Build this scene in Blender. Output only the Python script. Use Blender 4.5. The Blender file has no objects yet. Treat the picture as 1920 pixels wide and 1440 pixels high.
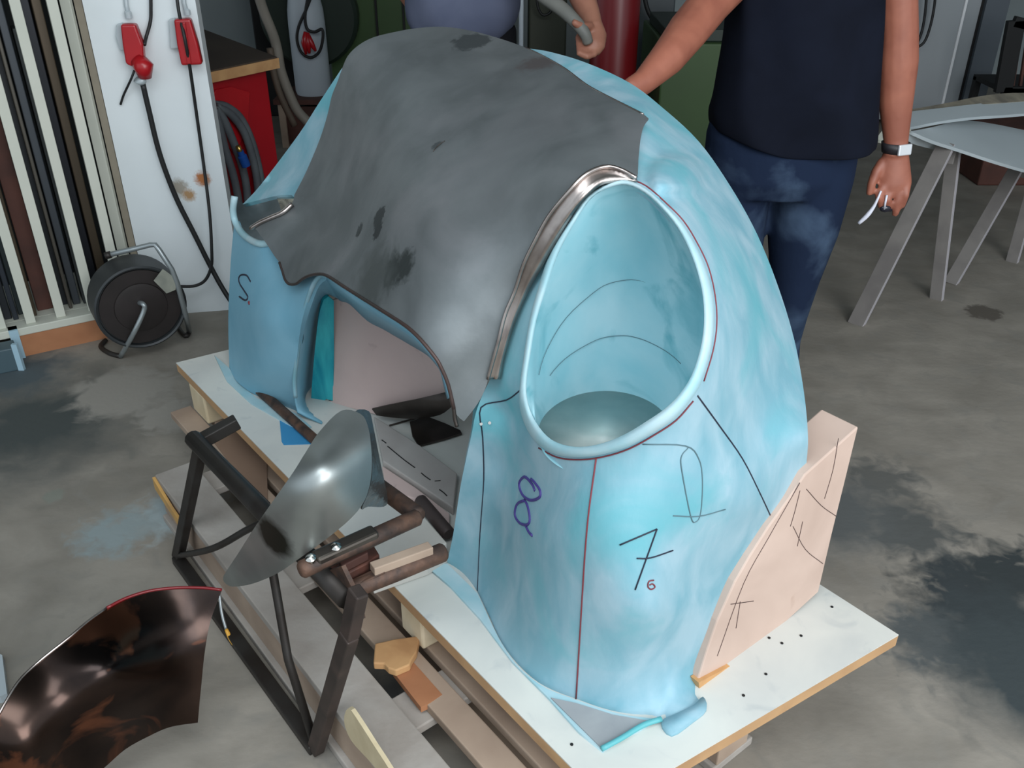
import bpy, bmesh, math, random
import numpy as np
from mathutils import Vector, Matrix
from mathutils.geometry import delaunay_2d_cdt
random.seed(4)
scene = bpy.context.scene
col = scene.collection

# ---------------------------------------------------------------- camera, world, lights, exposure
FPX = 1700.0
PITCH = math.atan(FPX / 2936.0)          # degrees below the horizon
CAM_H = 1.6
cd = bpy.data.cameras.new('camera'); cam = bpy.data.objects.new('camera', cd); col.objects.link(cam)
cd.sensor_width = 36.0; cd.sensor_fit = 'HORIZONTAL'; cd.lens = 36.0 * FPX / 1920.0
cam.location = (0, 0, CAM_H); cam.rotation_euler = (math.pi / 2 - PITCH, 0, 0)
cd.clip_start = 0.05
scene.camera = cam

w = bpy.data.worlds.new('overcast_sky'); scene.world = w; w.use_nodes = True
bg = w.node_tree.nodes['Background']; bg.inputs[0].default_value = (0.80, 0.91, 1.0, 1); bg.inputs[1].default_value = 0.95

def area(name, loc, target, sx, sy, power, colr):
    l = bpy.data.lights.new(name, 'AREA'); l.shape = 'RECTANGLE'; l.size = sx; l.size_y = sy
    l.energy = power; l.color = colr
    o = bpy.data.objects.new(name, l); col.objects.link(o); o.location = loc
    o.rotation_euler = (Vector(target) - Vector(loc)).to_track_quat('-Z', 'Y').to_euler()
    return o
area('door_daylight', (2.0, -1.7, 2.3), (0.3, 1.6, 0.5), 2.8, 2.4, 142, (0.97, 0.985, 1.0))
area('bucket_fill', (-0.2, 0.1, 3.2), (0.1, 1.5, 0.6), 2.2, 1.4, 46, (0.9, 0.96, 1.0))  # added fill lamp without a seen source, brightens the headlight bucket

vs = scene.view_settings
vs.view_transform = 'Standard'; vs.look = 'None'; vs.gamma = 1.0; vs.exposure = 0.0
vs.use_curve_mapping = False

# ---------------------------------------------------------------- camera geometry: a pixel plus a known plane gives a point
C0 = np.array([0.0, 0.0, CAM_H]); cp, sp = math.cos(PITCH), math.sin(PITCH)
def ray(px, py):
    x = (px - 960) / FPX; y = (720 - py) / FPX
    return np.array([x, cp + y * sp, -sp + y * cp])
def depth_plane(px, py, P, n):
    r = ray(px, py); return float(np.dot(np.asarray(P) - C0, n) / np.dot(r, n))
def pt(px, py, t): return Vector(C0 + t * ray(px, py))
def Zp(px, py, z): return pt(px, py, depth_plane(px, py, (0, 0, z), (0, 0, 1)))     # on a level plane
def Yp(px, py, y): return pt(px, py, depth_plane(px, py, (0, y, 0), (0, 1, 0)))     # on an upright plane facing us
# the buck's own frame: u along its width, v rearwards, z up (design units, scaled BS about the lens)
BS = 0.95
UA = np.array([-0.62010928, 0.78451545, 0.0]); VA = np.array([0.78451545, 0.62010928, 0.0]); F0 = np.array([0.1658453, 0.97941898, 0.0])
def kt(px, py, kind, val):
    if kind == 'v': t = depth_plane(px, py, F0 + VA * val, VA)
    elif kind == 'u': t = depth_plane(px, py, F0 + UA * val, UA)
    elif kind == 'z': t = depth_plane(px, py, (0, 0, val), (0, 0, 1))
    return t * BS
def K(px, py, kind, val): return pt(px, py, kt(px, py, kind, val))
def Wb(u, v, z): return Vector(C0 + BS * (F0 + UA * u + VA * v + np.array([0, 0, z]) - C0))
BOARD_Z = CAM_H - BS * 1.4               # top of the base board

class TPS:                                # smooth depth surface through known points
    def __init__(s, pts, lam=0.0):
        P = np.array([[p[0] / 1000.0, p[1] / 1000.0] for p in pts]); val = np.array([1.0 / kt(*p) for p in pts])
        n = len(P); A = s.phi(P, P) + lam * np.eye(n); Q = np.hstack([np.ones((n, 1)), P])
        M = np.block([[A, Q], [Q.T, np.zeros((3, 3))]])
        s.P = P; s.w = np.linalg.solve(M, np.concatenate([val, np.zeros(3)]))
    @staticmethod
    def phi(a, b):
        d2 = ((a[:, None, :] - b[None, :, :]) ** 2).sum(-1)
        return np.where(d2 > 1e-12, 0.5 * d2 * np.log(np.maximum(d2, 1e-12)), 0.0)
    def __call__(s, px, py):
        q = np.array([[px / 1000.0, py / 1000.0]])
        v = s.phi(q, s.P) @ s.w[:-3] + np.hstack([np.ones((1, 1)), q]) @ s.w[-3:]
        return float(1.0 / v[0])

def cr(pts, n=6, closed=False):           # Catmull-Rom through 2D / 3D points
    p = [np.array(q, float) for q in pts]; m = len(p); out = []
    rng = range(m if closed else m - 1)
    for i in rng:
        if closed: a, b, c, d = p[(i - 1) % m], p[i], p[(i + 1) % m], p[(i + 2) % m]
        else:
            b, c = p[i], p[i + 1]; a = p[i - 1] if i > 0 else 2 * b - c; d = p[i + 2] if i + 2 < m else 2 * c - b
        for k in range(n):
            t = k / n
            out.append(0.5 * ((2 * b) + (c - a) * t + (2 * a - 5 * b + 4 * c - d) * t * t + (3 * b - a - 3 * c + d) * t ** 3))
    if not closed: out.append(p[-1])
    return out

# ---------------------------------------------------------------- materials
def lin(c):
    return tuple((x / 255 / 12.92 if x / 255 <= 0.04045 else ((x / 255 + 0.055) / 1.055) ** 2.4) for x in c) + (1.0,)
def mat(name, c, rough=0.6, metal=0.0, c2=None, scale=6.0, amt=0.5, bump=0.0, bscale=60.0, c3=None, scale3=2.0, lo3=0.5, hi3=0.65, stretch=None, stains=None, spec=None, lo=0.35, hi=0.65):
    m = bpy.data.materials.new(name); m.use_nodes = True; nt = m.node_tree; N = nt.nodes; L = nt.links
    b = N['Principled BSDF']; b.inputs['Roughness'].default_value = rough; b.inputs['Metallic'].default_value = metal
    if spec is not None: b.inputs['Specular IOR Level'].default_value = spec
    b.inputs['Base Color'].default_value = lin(c)
    geo = N.new('ShaderNodeNewGeometry'); mp = N.new('ShaderNodeMapping'); L.new(geo.outputs['Position'], mp.inputs['Vector'])
    if stretch: mp.inputs['Scale'].default_value = stretch
    cur = None
    def noise(sc, det=5.0, dis=0.0, raw=False):
        n = N.new('ShaderNodeTexNoise'); n.inputs['Scale'].default_value = sc; n.inputs['Detail'].default_value = det; n.inputs['Distortion'].default_value = dis
        L.new((geo.outputs['Position'] if raw else mp.outputs['Vector']), n.inputs['Vector']); return n.outputs['Fac']
    def rng(sock, lo, hi, a=0.0, z=1.0):
        r = N.new('ShaderNodeMapRange'); r.inputs[1].default_value = lo; r.inputs[2].default_value = hi; r.inputs[3].default_value = a; r.inputs[4].default_value = z
        r.clamp = True; L.new(sock, r.inputs[0]); return r.outputs[0]
    def mix(f, a, bb):
        x = N.new('ShaderNodeMix'); x.data_type = 'RGBA'; L.new(f, x.inputs[0])
        if isinstance(a, tuple): x.inputs[6].default_value = a
        else: L.new(a, x.inputs[6])
        x.inputs[7].default_value = bb; return x.outputs[2]
    if c2: cur = mix(rng(noise(scale, 6, 0.4), lo, hi, 0, amt), lin(c), lin(c2))
    if c3: cur = mix(rng(noise(scale3, 7, 0.8, True), lo3, hi3), cur if cur else lin(c), lin(c3))
    if stains:
        for st in stains:
            P, r, sc3, soft = st[:4]; am = st[4] if len(st) > 4 else 1.3
            d = N.new('ShaderNodeVectorMath'); d.operation = 'DISTANCE'; L.new(geo.outputs['Position'], d.inputs[0]); d.inputs[1].default_value = P
            nz = noise(2.2 / r, 6, 0.6, True); mu = N.new('ShaderNodeMath'); mu.operation = 'MULTIPLY_ADD'
            L.new(nz, mu.inputs[0]); mu.inputs[1].default_value = r * am; L.new(d.outputs['Value'], mu.inputs[2])
            cur = mix(rng(mu.outputs[0], r * (1 + am / 2) - r * soft * 0.5, r * (1 + am / 2) + r * soft * 0.5, 1, 0), cur if cur else lin(c), lin(sc3))
    if cur: L.new(cur, b.inputs['Base Color'])
    if bump:
        bn = N.new('ShaderNodeBump'); bn.inputs['Strength'].default_value = bump; bn.inputs['Distance'].default_value = 0.004
        L.new(noise(bscale, 4), bn.inputs['Height']); L.new(bn.outputs[0], b.inputs['Normal'])
    return m

# ---------------------------------------------------------------- object helpers
def ploc(o):
    l = Vector((0, 0, 0))
    while o is not None: l += o.location; o = o.parent
    return l
def link(name, verts, faces, m, parent=None, smooth=True, origin=None):
    verts = [Vector(v) for v in verts]
    if parent is not None: off = ploc(parent); loc = Vector((0, 0, 0))
    else:
        xs = [v.x for v in verts]; ys = [v.y for v in verts]; zs = [v.z for v in verts]
        loc = Vector(((min(xs) + max(xs)) / 2, (min(ys) + max(ys)) / 2, min(zs))); off = loc
    me = bpy.data.meshes.new(name); me.from_pydata([v - off for v in verts], [], faces); me.update()
    if smooth:
        for p in me.polygons: p.use_smooth = True
    if m:
        for mm in (m if isinstance(m, (list, tuple)) else [m]): me.materials.append(mm)
    o = bpy.data.objects.new(name, me); col.objects.link(o); o.location = loc
    if parent is not None: o.parent = parent
    return o
def tag(o, label=None, cat=None, group=None, kind=None):
    if label: o['label'] = label
    if cat: o['category'] = cat
    if group: o['group'] = group
    if kind: o['kind'] = kind
    return o
def thing(name, loc, label, cat, group=None):
    o = bpy.data.objects.new(name, None); o.empty_display_size = 0.1; col.objects.link(o); o.location = loc
    return tag(o, label, cat, group)
def solid(o, th, off=-1):
    md = o.modifiers.new('thickness', 'SOLIDIFY'); md.thickness = th; md.offset = off; return o
def bevel(o, wd=0.004, seg=2):
    md = o.modifiers.new('soft_edges', 'BEVEL'); md.width = wd; md.segments = seg; md.limit_method = 'ANGLE'; md.angle_limit = math.radians(40); return o
class MB:
    def __init__(s): s.v = []; s.f = []
    def add(s, v, f):
        n = len(s.v); s.v += [Vector(q) for q in v]; s.f += [tuple(i + n for i in ff) for ff in f]
    def tube(s, pts, r, n=10, ry=None, ref=None):
        pts = [Vector(p) for p in pts]; m = len(pts); rs = r if isinstance(r, (list, tuple)) else [r] * m
        rys = (ry if isinstance(ry, (list, tuple)) else [ry] * m) if ry is not None else rs
        t0 = (pts[1] - pts[0]).normalized(); up = Vector(ref) if ref is not None else (Vector((0, 0, 1)) if abs(t0.z) < 0.9 else Vector((1, 0, 0)))
        a = (up - t0 * up.dot(t0)).normalized(); V = []
        for i, p in enumerate(pts):
            t = (pts[min(i + 1, m - 1)] - pts[max(i - 1, 0)])
            if t.length < 1e-9: t = t0
            t.normalize(); a = (a - t * a.dot(t)); a.normalize(); b = t.cross(a)
            for k in range(n):
                ang = 2 * math.pi * k / n; V.append(p + a * (math.cos(ang) * rs[i]) + b * (math.sin(ang) * rys[i]))
        Fc = [(i * n + k, i * n + (k + 1) % n, (i + 1) * n + (k + 1) % n, (i + 1) * n + k) for i in range(m - 1) for k in range(n)]
        Fc += [tuple(reversed(range(n))), tuple(range((m - 1) * n, m * n))]
        s.add(V, Fc)
    def bar(s, a, b, wd, th, up=(0, 0, 1)):       # box beam from a to b: width across, thickness along up
        a = Vector(a); b = Vector(b); t = (b - a).normalized(); up = Vector(up)
        side = t.cross(up)
        if side.length < 1e-6: side = t.cross(Vector((1, 0, 0)))
        side.normalize(); u2 = side.cross(t).normalized(); x = side * wd / 2; y = u2 * th / 2
        s.add([a - x - y, a + x - y, a + x + y, a - x + y, b - x - y, b + x - y, b + x + y, b - x + y],
              [(0, 3, 2, 1), (4, 5, 6, 7), (0, 1, 5, 4), (1, 2, 6, 5), (2, 3, 7, 6), (3, 0, 4, 7)])
    def box(s, x0, x1, y0, y1, z0, z1):
        s.add([(x0, y0, z0), (x1, y0, z0), (x1, y1, z0), (x0, y1, z0), (x0, y0, z1), (x1, y0, z1), (x1, y1, z1), (x0, y1, z1)],
              [(0, 3, 2, 1), (4, 5, 6, 7), (0, 1, 5, 4), (1, 2, 6, 5), (2, 3, 7, 6), (3, 0, 4, 7)])
    def prism(s, poly, d):
        poly = [Vector(p) for p in poly]; d = Vector(d); n = len(poly)
        nn = Vector((0, 0, 0))
        for i in range(n): nn += poly[i].cross(poly[(i + 1) % n])
        if nn.dot(d) > 0: poly.reverse()
        s.add(poly + [p + d for p in poly], [tuple(range(n)), tuple(reversed(range(n, 2 * n)))] + [((i + 1) % n, i, n + i, n + (i + 1) % n) for i in range(n)])
    def lathe(s, prof, c, axis, n=32):
        c = Vector(c); ax = Vector(axis).normalized(); a = ax.orthogonal().normalized(); b = ax.cross(a); V = []
        for (r, h) in prof:
            for k in range(n):
                g = 2 * math.pi * k / n; V.append(c + ax * h + (a * math.cos(g) + b * math.sin(g)) * r)
        m = len(prof); Fc = [(i * n + k, i * n + (k + 1) % n, (i + 1) * n + (k + 1) % n, (i + 1) * n + k) for i in range(m - 1) for k in range(n)]
        Fc += [tuple(reversed(range(n))), tuple(range((m - 1) * n, m * n))]; s.add(V, Fc)
    def rings(s, R, cap=True):
        n = len(R[0]); V = [q for r in R for q in r]; m = len(R)
        Fc = [(i * n + k, i * n + (k + 1) % n, (i + 1) * n + (k + 1) % n, (i + 1) * n + k) for i in range(m - 1) for k in range(n)]
        if cap: Fc += [tuple(reversed(range(n))), tuple(range((m - 1) * n, m * n))]
        s.add(V, Fc)
    def build(s, name, m, parent=None, smooth=False): return link(name, s.v, s.f, m, parent, smooth)
def shade_auto(o, ang=40):
    for p in o.data.polygons: p.use_smooth = True
    try: o.data.set_sharp_from_angle(angle=math.radians(ang))
    except Exception: pass
    return o

def inside(poly, x, y):
    c = False; n = len(poly); j = n - 1
    for i in range(n):
        xi, yi = poly[i]; xj, yj = poly[j]
        if (yi > y) != (yj > y) and x < (xj - xi) * (y - yi) / (yj - yi) + xi: c = not c
        j = i
    return c
def patch(name, outline, dfun, m, parent=None, holes=(), step=14, th=0.012, bias=0.0, disp=None):
    """A curved sheet: outline and depth surface give points in space, meshed with an even triangle grid."""
    out = [(float(p[0]), float(p[1])) for p in outline]; hs = [[(float(p[0]), float(p[1])) for p in h] for h in holes]
    loops = [out] + hs; V = []; E = []; edge_px = []
    for lp in loops:
        n0 = len(V); V += [Vector(p) for p in lp]; E += [(n0 + i, n0 + (i + 1) % len(lp)) for i in range(len(lp))]
    edge = np.array([tuple(v) for v in V])
    xs = [p[0] for p in out]; ys = [p[1] for p in out]; y = min(ys) + step / 2; row = 0
    while y < max(ys):
        x = min(xs) + step / 2 + (step / 2 if row % 2 else 0)
        while x < max(xs):
            if inside(out, x, y) and not any(inside(h, x, y) for h in hs) and ((edge[:, 0] - x) ** 2 + (edge[:, 1] - y) ** 2).min() > (0.55 * step) ** 2:
                V.append(Vector((x, y)))
            x += step
        y += step * 0.866; row += 1
    r = delaunay_2d_cdt(V, E, [], 0, 1e-4); vv, ff = r[0], r[2]; faces = []
    for f in ff:
        cx = sum(vv[i].x for i in f) / len(f); cy = sum(vv[i].y for i in f) / len(f)
        if inside(out, cx, cy) and not any(inside(h, cx, cy) for h in hs): faces.append(tuple(f))
    P = []
    for v in vv:
        t = dfun(v.x, v.y) + bias
        if disp: t += disp(v.x, v.y)
        P.append(pt(v.x, v.y, t))
    fl = []
    for f in faces:
        a, b, c = P[f[0]], P[f[1]], P[f[2]]
        nrm = (b - a).cross(c - a)
        fl.append(f if nrm.dot(Vector(C0) - a) > 0 else tuple(reversed(f)))
    used = sorted({i for f in fl for i in f}); mp = {i: k for k, i in enumerate(used)}
    o = link(name, [P[i] for i in used], [tuple(mp[i] for i in f) for f in fl], m, parent, True)
    bm = bmesh.new(); bm.from_mesh(o.data)
    for e in bm.edges: e.smooth = not e.is_boundary
    bm.to_mesh(o.data); bm.free()
    if th: solid(o, th)
    return o
def stroke(name, pts, dfun, r, m, parent, n=5, bias=-0.002, label=None, smooth=4):
    mb = MB()
    for seg in pts:
        q = cr(seg, smooth) if len(seg) > 2 else cr(seg, 8)
        mb.tube([pt(p[0], p[1], dfun(p[0], p[1]) + bias) for p in q], r, n)
    o = mb.build(name, m, parent, True)
    if label: o['label'] = label
    return o
def pl(px, py, kind, val): return lambda x, y: kt(x, y, kind, val)
def const(kind, val): return lambda x, y: kt(x, y, kind, val)

# ---------------------------------------------------------------- material library
M = {}
def fl(x, y): return tuple(Zp(x, y, 0))
M['concrete'] = mat('concrete', (148, 142, 132), 0.72, c2=(122, 117, 108), scale=4.5, amt=0.8, bump=0.25, bscale=35, c3=(132, 128, 120), scale3=11, lo3=0.52, hi3=0.72, stretch=(1.0, 1.35, 1.0),
    stains=[(fl(1860, 1170), 0.17, (46, 52, 54), 0.7, 2.4), (fl(1800, 1090), 0.1, (52, 58, 60), 0.7, 2.4), (fl(1900, 1080), 0.12, (50, 56, 57), 0.7, 2.4), (fl(1700, 990), 0.12, (84, 86, 84), 0.9, 2.4), (fl(1650, 900), 0.1, (96, 96, 92), 0.9, 2.4), (fl(1740, 1200), 0.1, (84, 88, 88), 0.9, 2.4), (fl(1930, 1250), 0.2, (58, 66, 68), 0.9), (fl(1560, 960), 0.16, (92, 95, 94), 0.9), (fl(1845, 586), 0.07, (92, 86, 78), 0.3),
            (fl(100, 930), 0.03, (130, 132, 122), 0.4), (fl(330, 960), 0.1, (156, 168, 170), 0.8, 2.2), (fl(215, 1000), 0.09, (140, 152, 153), 0.9, 2.2), (fl(60, 800), 0.28, (70, 76, 75), 1.2), (fl(230, 735), 0.16, (150, 146, 138), 0.4), (fl(320, 780), 0.1, (150, 146, 138), 0.4), (fl(30, 700), 0.16, (78, 88, 92), 0.9),
            (fl(700, 1340), 0.12, (100, 101, 100), 0.8)])
M['blue'] = mat('blue_filler', (118, 166, 181), 0.55, c2=(162, 190, 202), scale=10, amt=0.75, bump=0.1, bscale=90, stretch=(1.4, 1.4, 0.7), c3=(104, 170, 182), scale3=4.5, lo3=0.5, hi3=0.68)
M['blue_left'] = mat('blue_filler_smooth', (112, 166, 188), 0.55, c2=(134, 182, 202), scale=6, amt=0.6, bump=0.05, bscale=90)
M['blue_in'] = mat('blue_bucket', (136, 194, 206), 0.5, c2=(178, 212, 220), scale=6, amt=0.8, c3=(108, 174, 186), scale3=9, lo3=0.56, hi3=0.7)
M['rim'] = mat('pale_blue_rim', (150, 192, 202), 0.5, c2=(186, 206, 212), scale=12, amt=0.7)
M['grey_disc'] = mat('grey_disc', (208, 216, 210), 0.4, c2=(170, 188, 184), scale=11, amt=0.9)  # light put into the colour: disc lightened against the bucket's shadow
M['teal'] = mat('teal_filler', (10, 140, 160), 0.45, c2=(60, 190, 196), scale=30, amt=0.8, stretch=(1, 1, 0.05))
M['pink'] = mat('pink_plywood', (206, 184, 178), 0.75, c2=(188, 166, 162), scale=4, amt=0.7, c3=(136, 112, 110), scale3=9, lo3=0.66, hi3=0.8)
M['pale_ply'] = mat('pale_plywood', (204, 180, 166), 0.75, c2=(182, 158, 144), scale=5, amt=0.7, c3=(170, 140, 124), scale3=10, lo3=0.68, hi3=0.8)
M['ply_edge'] = mat('plywood_edge', (206, 160, 108), 0.7, c2=(180, 132, 84), scale=14, amt=0.8)
M['board_top'] = mat('white_board', (210, 211, 204), 0.6, c2=(190, 193, 190), scale=5, amt=0.8, c3=(184, 188, 186), scale3=12, lo3=0.62, hi3=0.75)
M['board_edge'] = mat('board_edge', (190, 152, 110), 0.7, c2=(166, 130, 94), scale=9, amt=0.8)
hood_stains = []
M['steel_frame'] = mat('dark_steel', (62, 60, 58), 0.5, 0.6, c2=(48, 42, 38), scale=12, amt=0.8)
M['rust'] = mat('rusty_steel', (104, 78, 64), 0.6, 0.4, c2=(60, 50, 46), scale=26, amt=1.0, bump=0.3, bscale=80)
M['shield'] = mat('bright_steel', (150, 156, 154), 0.36, 1.0, c2=(122, 130, 128), scale=14, amt=0.6, bump=0.04, bscale=50)
M['chrome'] = mat('chrome', (210, 208, 202), 0.14, 1.0)
M['lip_metal'] = mat('polished_lip', (196, 186, 180), 0.3, 1.0, c2=(150, 138, 134), scale=20, amt=0.8)
M['bronze'] = mat('bronze_sheet', (74, 60, 54), 0.24, 1.0, c2=(40, 36, 36), scale=6, amt=0.9, c3=(132, 86, 66), scale3=5.5, lo3=0.54, hi3=0.6)  # brown noise patches are painted in as reflections of the clutter around
M['old_wood'] = mat('weathered_wood', (168, 162, 155), 0.8, c2=(142, 134, 126), scale=7, amt=0.8, bump=0.2, bscale=70)
M['tan_wood'] = mat('tan_wood', (196, 154, 106), 0.75, c2=(170, 126, 84), scale=12, amt=0.9, bump=0.1)
M['brown_wood'] = mat('brown_wood', (170, 150, 132), 0.8, c2=(146, 126, 110), scale=7, amt=0.8)
M['orange_wood'] = mat('orange_wood', (182, 128, 90), 0.75, c2=(152, 100, 68), scale=5, amt=0.8)
M['yellow_wood'] = mat('yellow_wood', (206, 160, 88), 0.7, c2=(176, 140, 90), scale=20, amt=0.8)
M['pale_wood'] = mat('pale_wood', (222, 208, 180), 0.75, c2=(196, 178, 144), scale=9, amt=0.8)
M['dark_wood'] = mat('dark_wood', (88, 52, 42), 0.75, c2=(60, 36, 30), scale=6, amt=0.8)
M['white_wall'] = mat('white_plaster', (206, 216, 218), 0.8, c2=(190, 200, 202), scale=3, amt=0.6)
M['grey_wall'] = mat('grey_plaster', (150, 160, 162), 0.85, c2=(136, 146, 148), scale=2, amt=0.6)
M['dark_wall'] = mat('dark_wall', (38, 42, 42), 0.9)
M['cream'] = mat('cream_paint', (198, 200, 188), 0.55, c2=(186, 190, 178), scale=4, amt=0.6)
M['black'] = mat('black_rubber', (26, 27, 28), 0.55)
M['near_black'] = mat('near_black', (16, 17, 18), 0.7)
M['drum'] = mat('dark_drum', (56, 60, 62), 0.5, 0.2, c2=(42, 44, 46), scale=6, amt=0.7)
M['drum_red'] = mat('dark_disc', (44, 38, 37), 0.5, 0.1, c2=(34, 30, 29), scale=12, amt=0.8)
M['tube_grey'] = mat('grey_tube', (158, 166, 168), 0.35, 0.6)
M['red'] = mat('red_plastic', (176, 26, 34), 0.3, c2=(150, 20, 28), scale=8, amt=0.6)
M['red_paint'] = mat('red_paint', (168, 14, 28), 0.4, c2=(140, 10, 22), scale=3, amt=0.6)
M['dark_red'] = mat('dark_red_paint', (112, 18, 24), 0.35)
M['clear'] = mat('grey_plastic', (176, 186, 190), 0.25)
M['hose'] = mat('grey_hose', (92, 98, 102), 0.55, c2=(74, 78, 84), scale=9, amt=0.7)
M['blue_plastic'] = mat('blue_plastic', (24, 74, 150), 0.35)
M['brass'] = mat('brass', (190, 160, 90), 0.3, 0.9)
M['green'] = mat('green_machine', (58, 84, 44), 0.5, c2=(48, 70, 38), scale=2, amt=0.7)
M['dark_green'] = mat('dark_green', (30, 44, 36), 0.5)
M['olive'] = mat('olive_dark', (54, 58, 46), 0.6)
M['cyl'] = mat('pale_grey_paint', (182, 192, 200), 0.45)
M['skin'] = mat('skin', (178, 124, 102), 0.5, c2=(156, 102, 84), scale=14, amt=0.7)
M['tan_skin'] = mat('tan_skin', (158, 98, 78), 0.5, c2=(136, 80, 64), scale=12, amt=0.8)
M['navy'] = mat('navy_cotton', (20, 24, 36), 0.9, c2=(14, 17, 26), scale=6, amt=0.7, spec=0.1)
M['denim'] = mat('blue_denim', (28, 39, 60), 0.9, c2=(82, 102, 126), scale=5, amt=0.8, spec=0.1, lo=0.5, hi=0.75, bump=0.1, bscale=120)
M['shirt'] = mat('slate_cotton', (92, 98, 118), 0.9, c2=(78, 84, 104), scale=5, amt=0.8, spec=0.1)
M['trousers'] = mat('black_cloth', (22, 22, 26), 0.9, spec=0.1)
M['hair'] = mat('brown_hair', (58, 42, 32), 0.7)
M['leather'] = mat('dark_leather', (36, 34, 38), 0.5)
M['watch_face'] = mat('steel_watch', (225, 228, 232), 0.3, 0.4)
M['white_plastic'] = mat('white_plastic', (214, 216, 228), 0.3)
M['lens'] = mat('dark_lens', (30, 30, 40), 0.15)
M['panel_white'] = mat('white_gelcoat', (178, 188, 192), 0.3, c2=(168, 178, 182), scale=3, amt=0.5)
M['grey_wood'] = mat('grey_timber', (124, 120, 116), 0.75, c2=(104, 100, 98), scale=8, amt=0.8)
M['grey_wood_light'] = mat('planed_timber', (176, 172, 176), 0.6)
M['locker'] = mat('locker_grey', (158, 164, 168), 0.5, c2=(150, 156, 160), scale=2, amt=0.5)
M['post'] = mat('slate_post', (86, 94, 102), 0.5)
M['marker'] = mat('blue_black_marker', (30, 34, 52), 0.6)
M['violet_marker'] = mat('violet_marker', (70, 58, 130), 0.6)
M['red_pencil'] = mat('red_pencil', (120, 50, 58), 0.6)
M['pencil'] = mat('grey_pencil', (84, 112, 120), 0.7)
M['dark_pencil'] = mat('dark_pencil', (70, 50, 48), 0.7)
M['card'] = mat('brown_cardboard', (136, 112, 94), 0.85, c2=(120, 98, 82), scale=5, amt=0.6)
M['label'] = mat('paper_label', (150, 152, 140), 0.6, c2=(120, 124, 116), scale=25, amt=0.7)
M['dark_sheet'] = mat('dark_sheet_steel', (74, 68, 64), 0.4, 0.7, c2=(52, 46, 42), scale=10, amt=0.8)
M['yellow_paint'] = mat('yellow_handle', (214, 160, 60), 0.45)
M['rust_stain'] = mat('rust', (180, 110, 60), 0.8)
M['teal_box'] = mat('teal_box', (66, 86, 94), 0.5)
M['pale_blue'] = mat('pale_blue_edge', (156, 186, 200), 0.5)
for i, c in enumerate([(42, 46, 50), (70, 76, 82), (58, 62, 62), (34, 38, 46), (84, 72, 56), (60, 70, 72), (92, 88, 80), (48, 54, 62)]):
    M['stock%d' % i] = mat('stock_finish', c, 0.45, 0.4, c2=tuple(int(x * 0.7) for x in c), scale=5, amt=0.8, stretch=(1, 1, 0.1))

# ================================================================= THE ROOM
def slab(name, verts, faces, m): return tag(link(name, verts, faces, m, None, False), kind='structure')
slab('floor', [(-9, -6, 0), (9, -6, 0), (9, 9, 0), (-9, 9, 0), (-9, -6, -0.2), (9, -6, -0.2), (9, 9, -0.2), (-9, 9, -0.2)],
     [(0, 1, 2, 3), (7, 6, 5, 4), (0, 4, 5, 1), (1, 5, 6, 2), (2, 6, 7, 3), (3, 7, 4, 0)], M['concrete'])
def wall(name, x0, x1, y0, y1, z0, z1, m):
    mb = MB(); mb.box(x0, x1, y0, y1, z0, z1); o = mb.build(name, m); return tag(o, kind='structure')
wall('wall_back', -9, 9, 7.6, 7.8, 0, 3.3, M['grey_wall'])
wall('wall_right', 6.2, 6.4, 1.5, 7.6, 0, 3.3, M['grey_wall'])
wall('ceiling', -9, 9, 0.6, 7.8, 3.3, 3.5, M['grey_wall'])
RA, RB = Zp(48, 668, 0), Zp(210, 632, 0)                                   # foot line of the stock rack
rd = (RB - RA).normalized(); rn = Vector((-rd.y, rd.x, 0))
def R(a, b, z): return RA + rd * a + rn * b + Vector((0, 0, z))            # rack frame: along, back, up
mb = MB(); mb.prism([R(-4.0, 0.55, 0), R(0.72, 0.55, 0), R(0.72, 0.7, 0), R(-4.0, 0.7, 0)], (0, 0, 3.3)); tag(mb.build('wall_left', M['dark_wall']), kind='structure')
PA, PB = Zp(284, 592, 0), Zp(460, 579, 0); pdv = (PB - PA).normalized(); pn = Vector((-pdv.y, pdv.x, 0))
mb = MB(); mb.prism([PA, PB, PB + pn * 0.1, PA + pn * 0.1], (0, 0, 3.3)); tag(mb.build('trim_1', mat('pillar_paint', (224, 231, 233), 0.8, c2=(212, 220, 222), scale=3, amt=0.6,
     stains=[(tuple(PA + pdv * 0.2 + Vector((0, 0, 0.52))), 0.03, (160, 154, 142), 0.8), (tuple(PA + pdv * 0.29 + Vector((0, 0, 0.55))), 0.026, (176, 112, 66), 0.8), (tuple(PA + pdv * 0.23 + Vector((0, 0, 0.49))), 0.022, (172, 138, 100), 0.8)])), kind='structure')
tag(bpy.data.objects['trim_1'], 'white painted pillar with scuffed and rust stained patch', 'pillar')

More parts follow.
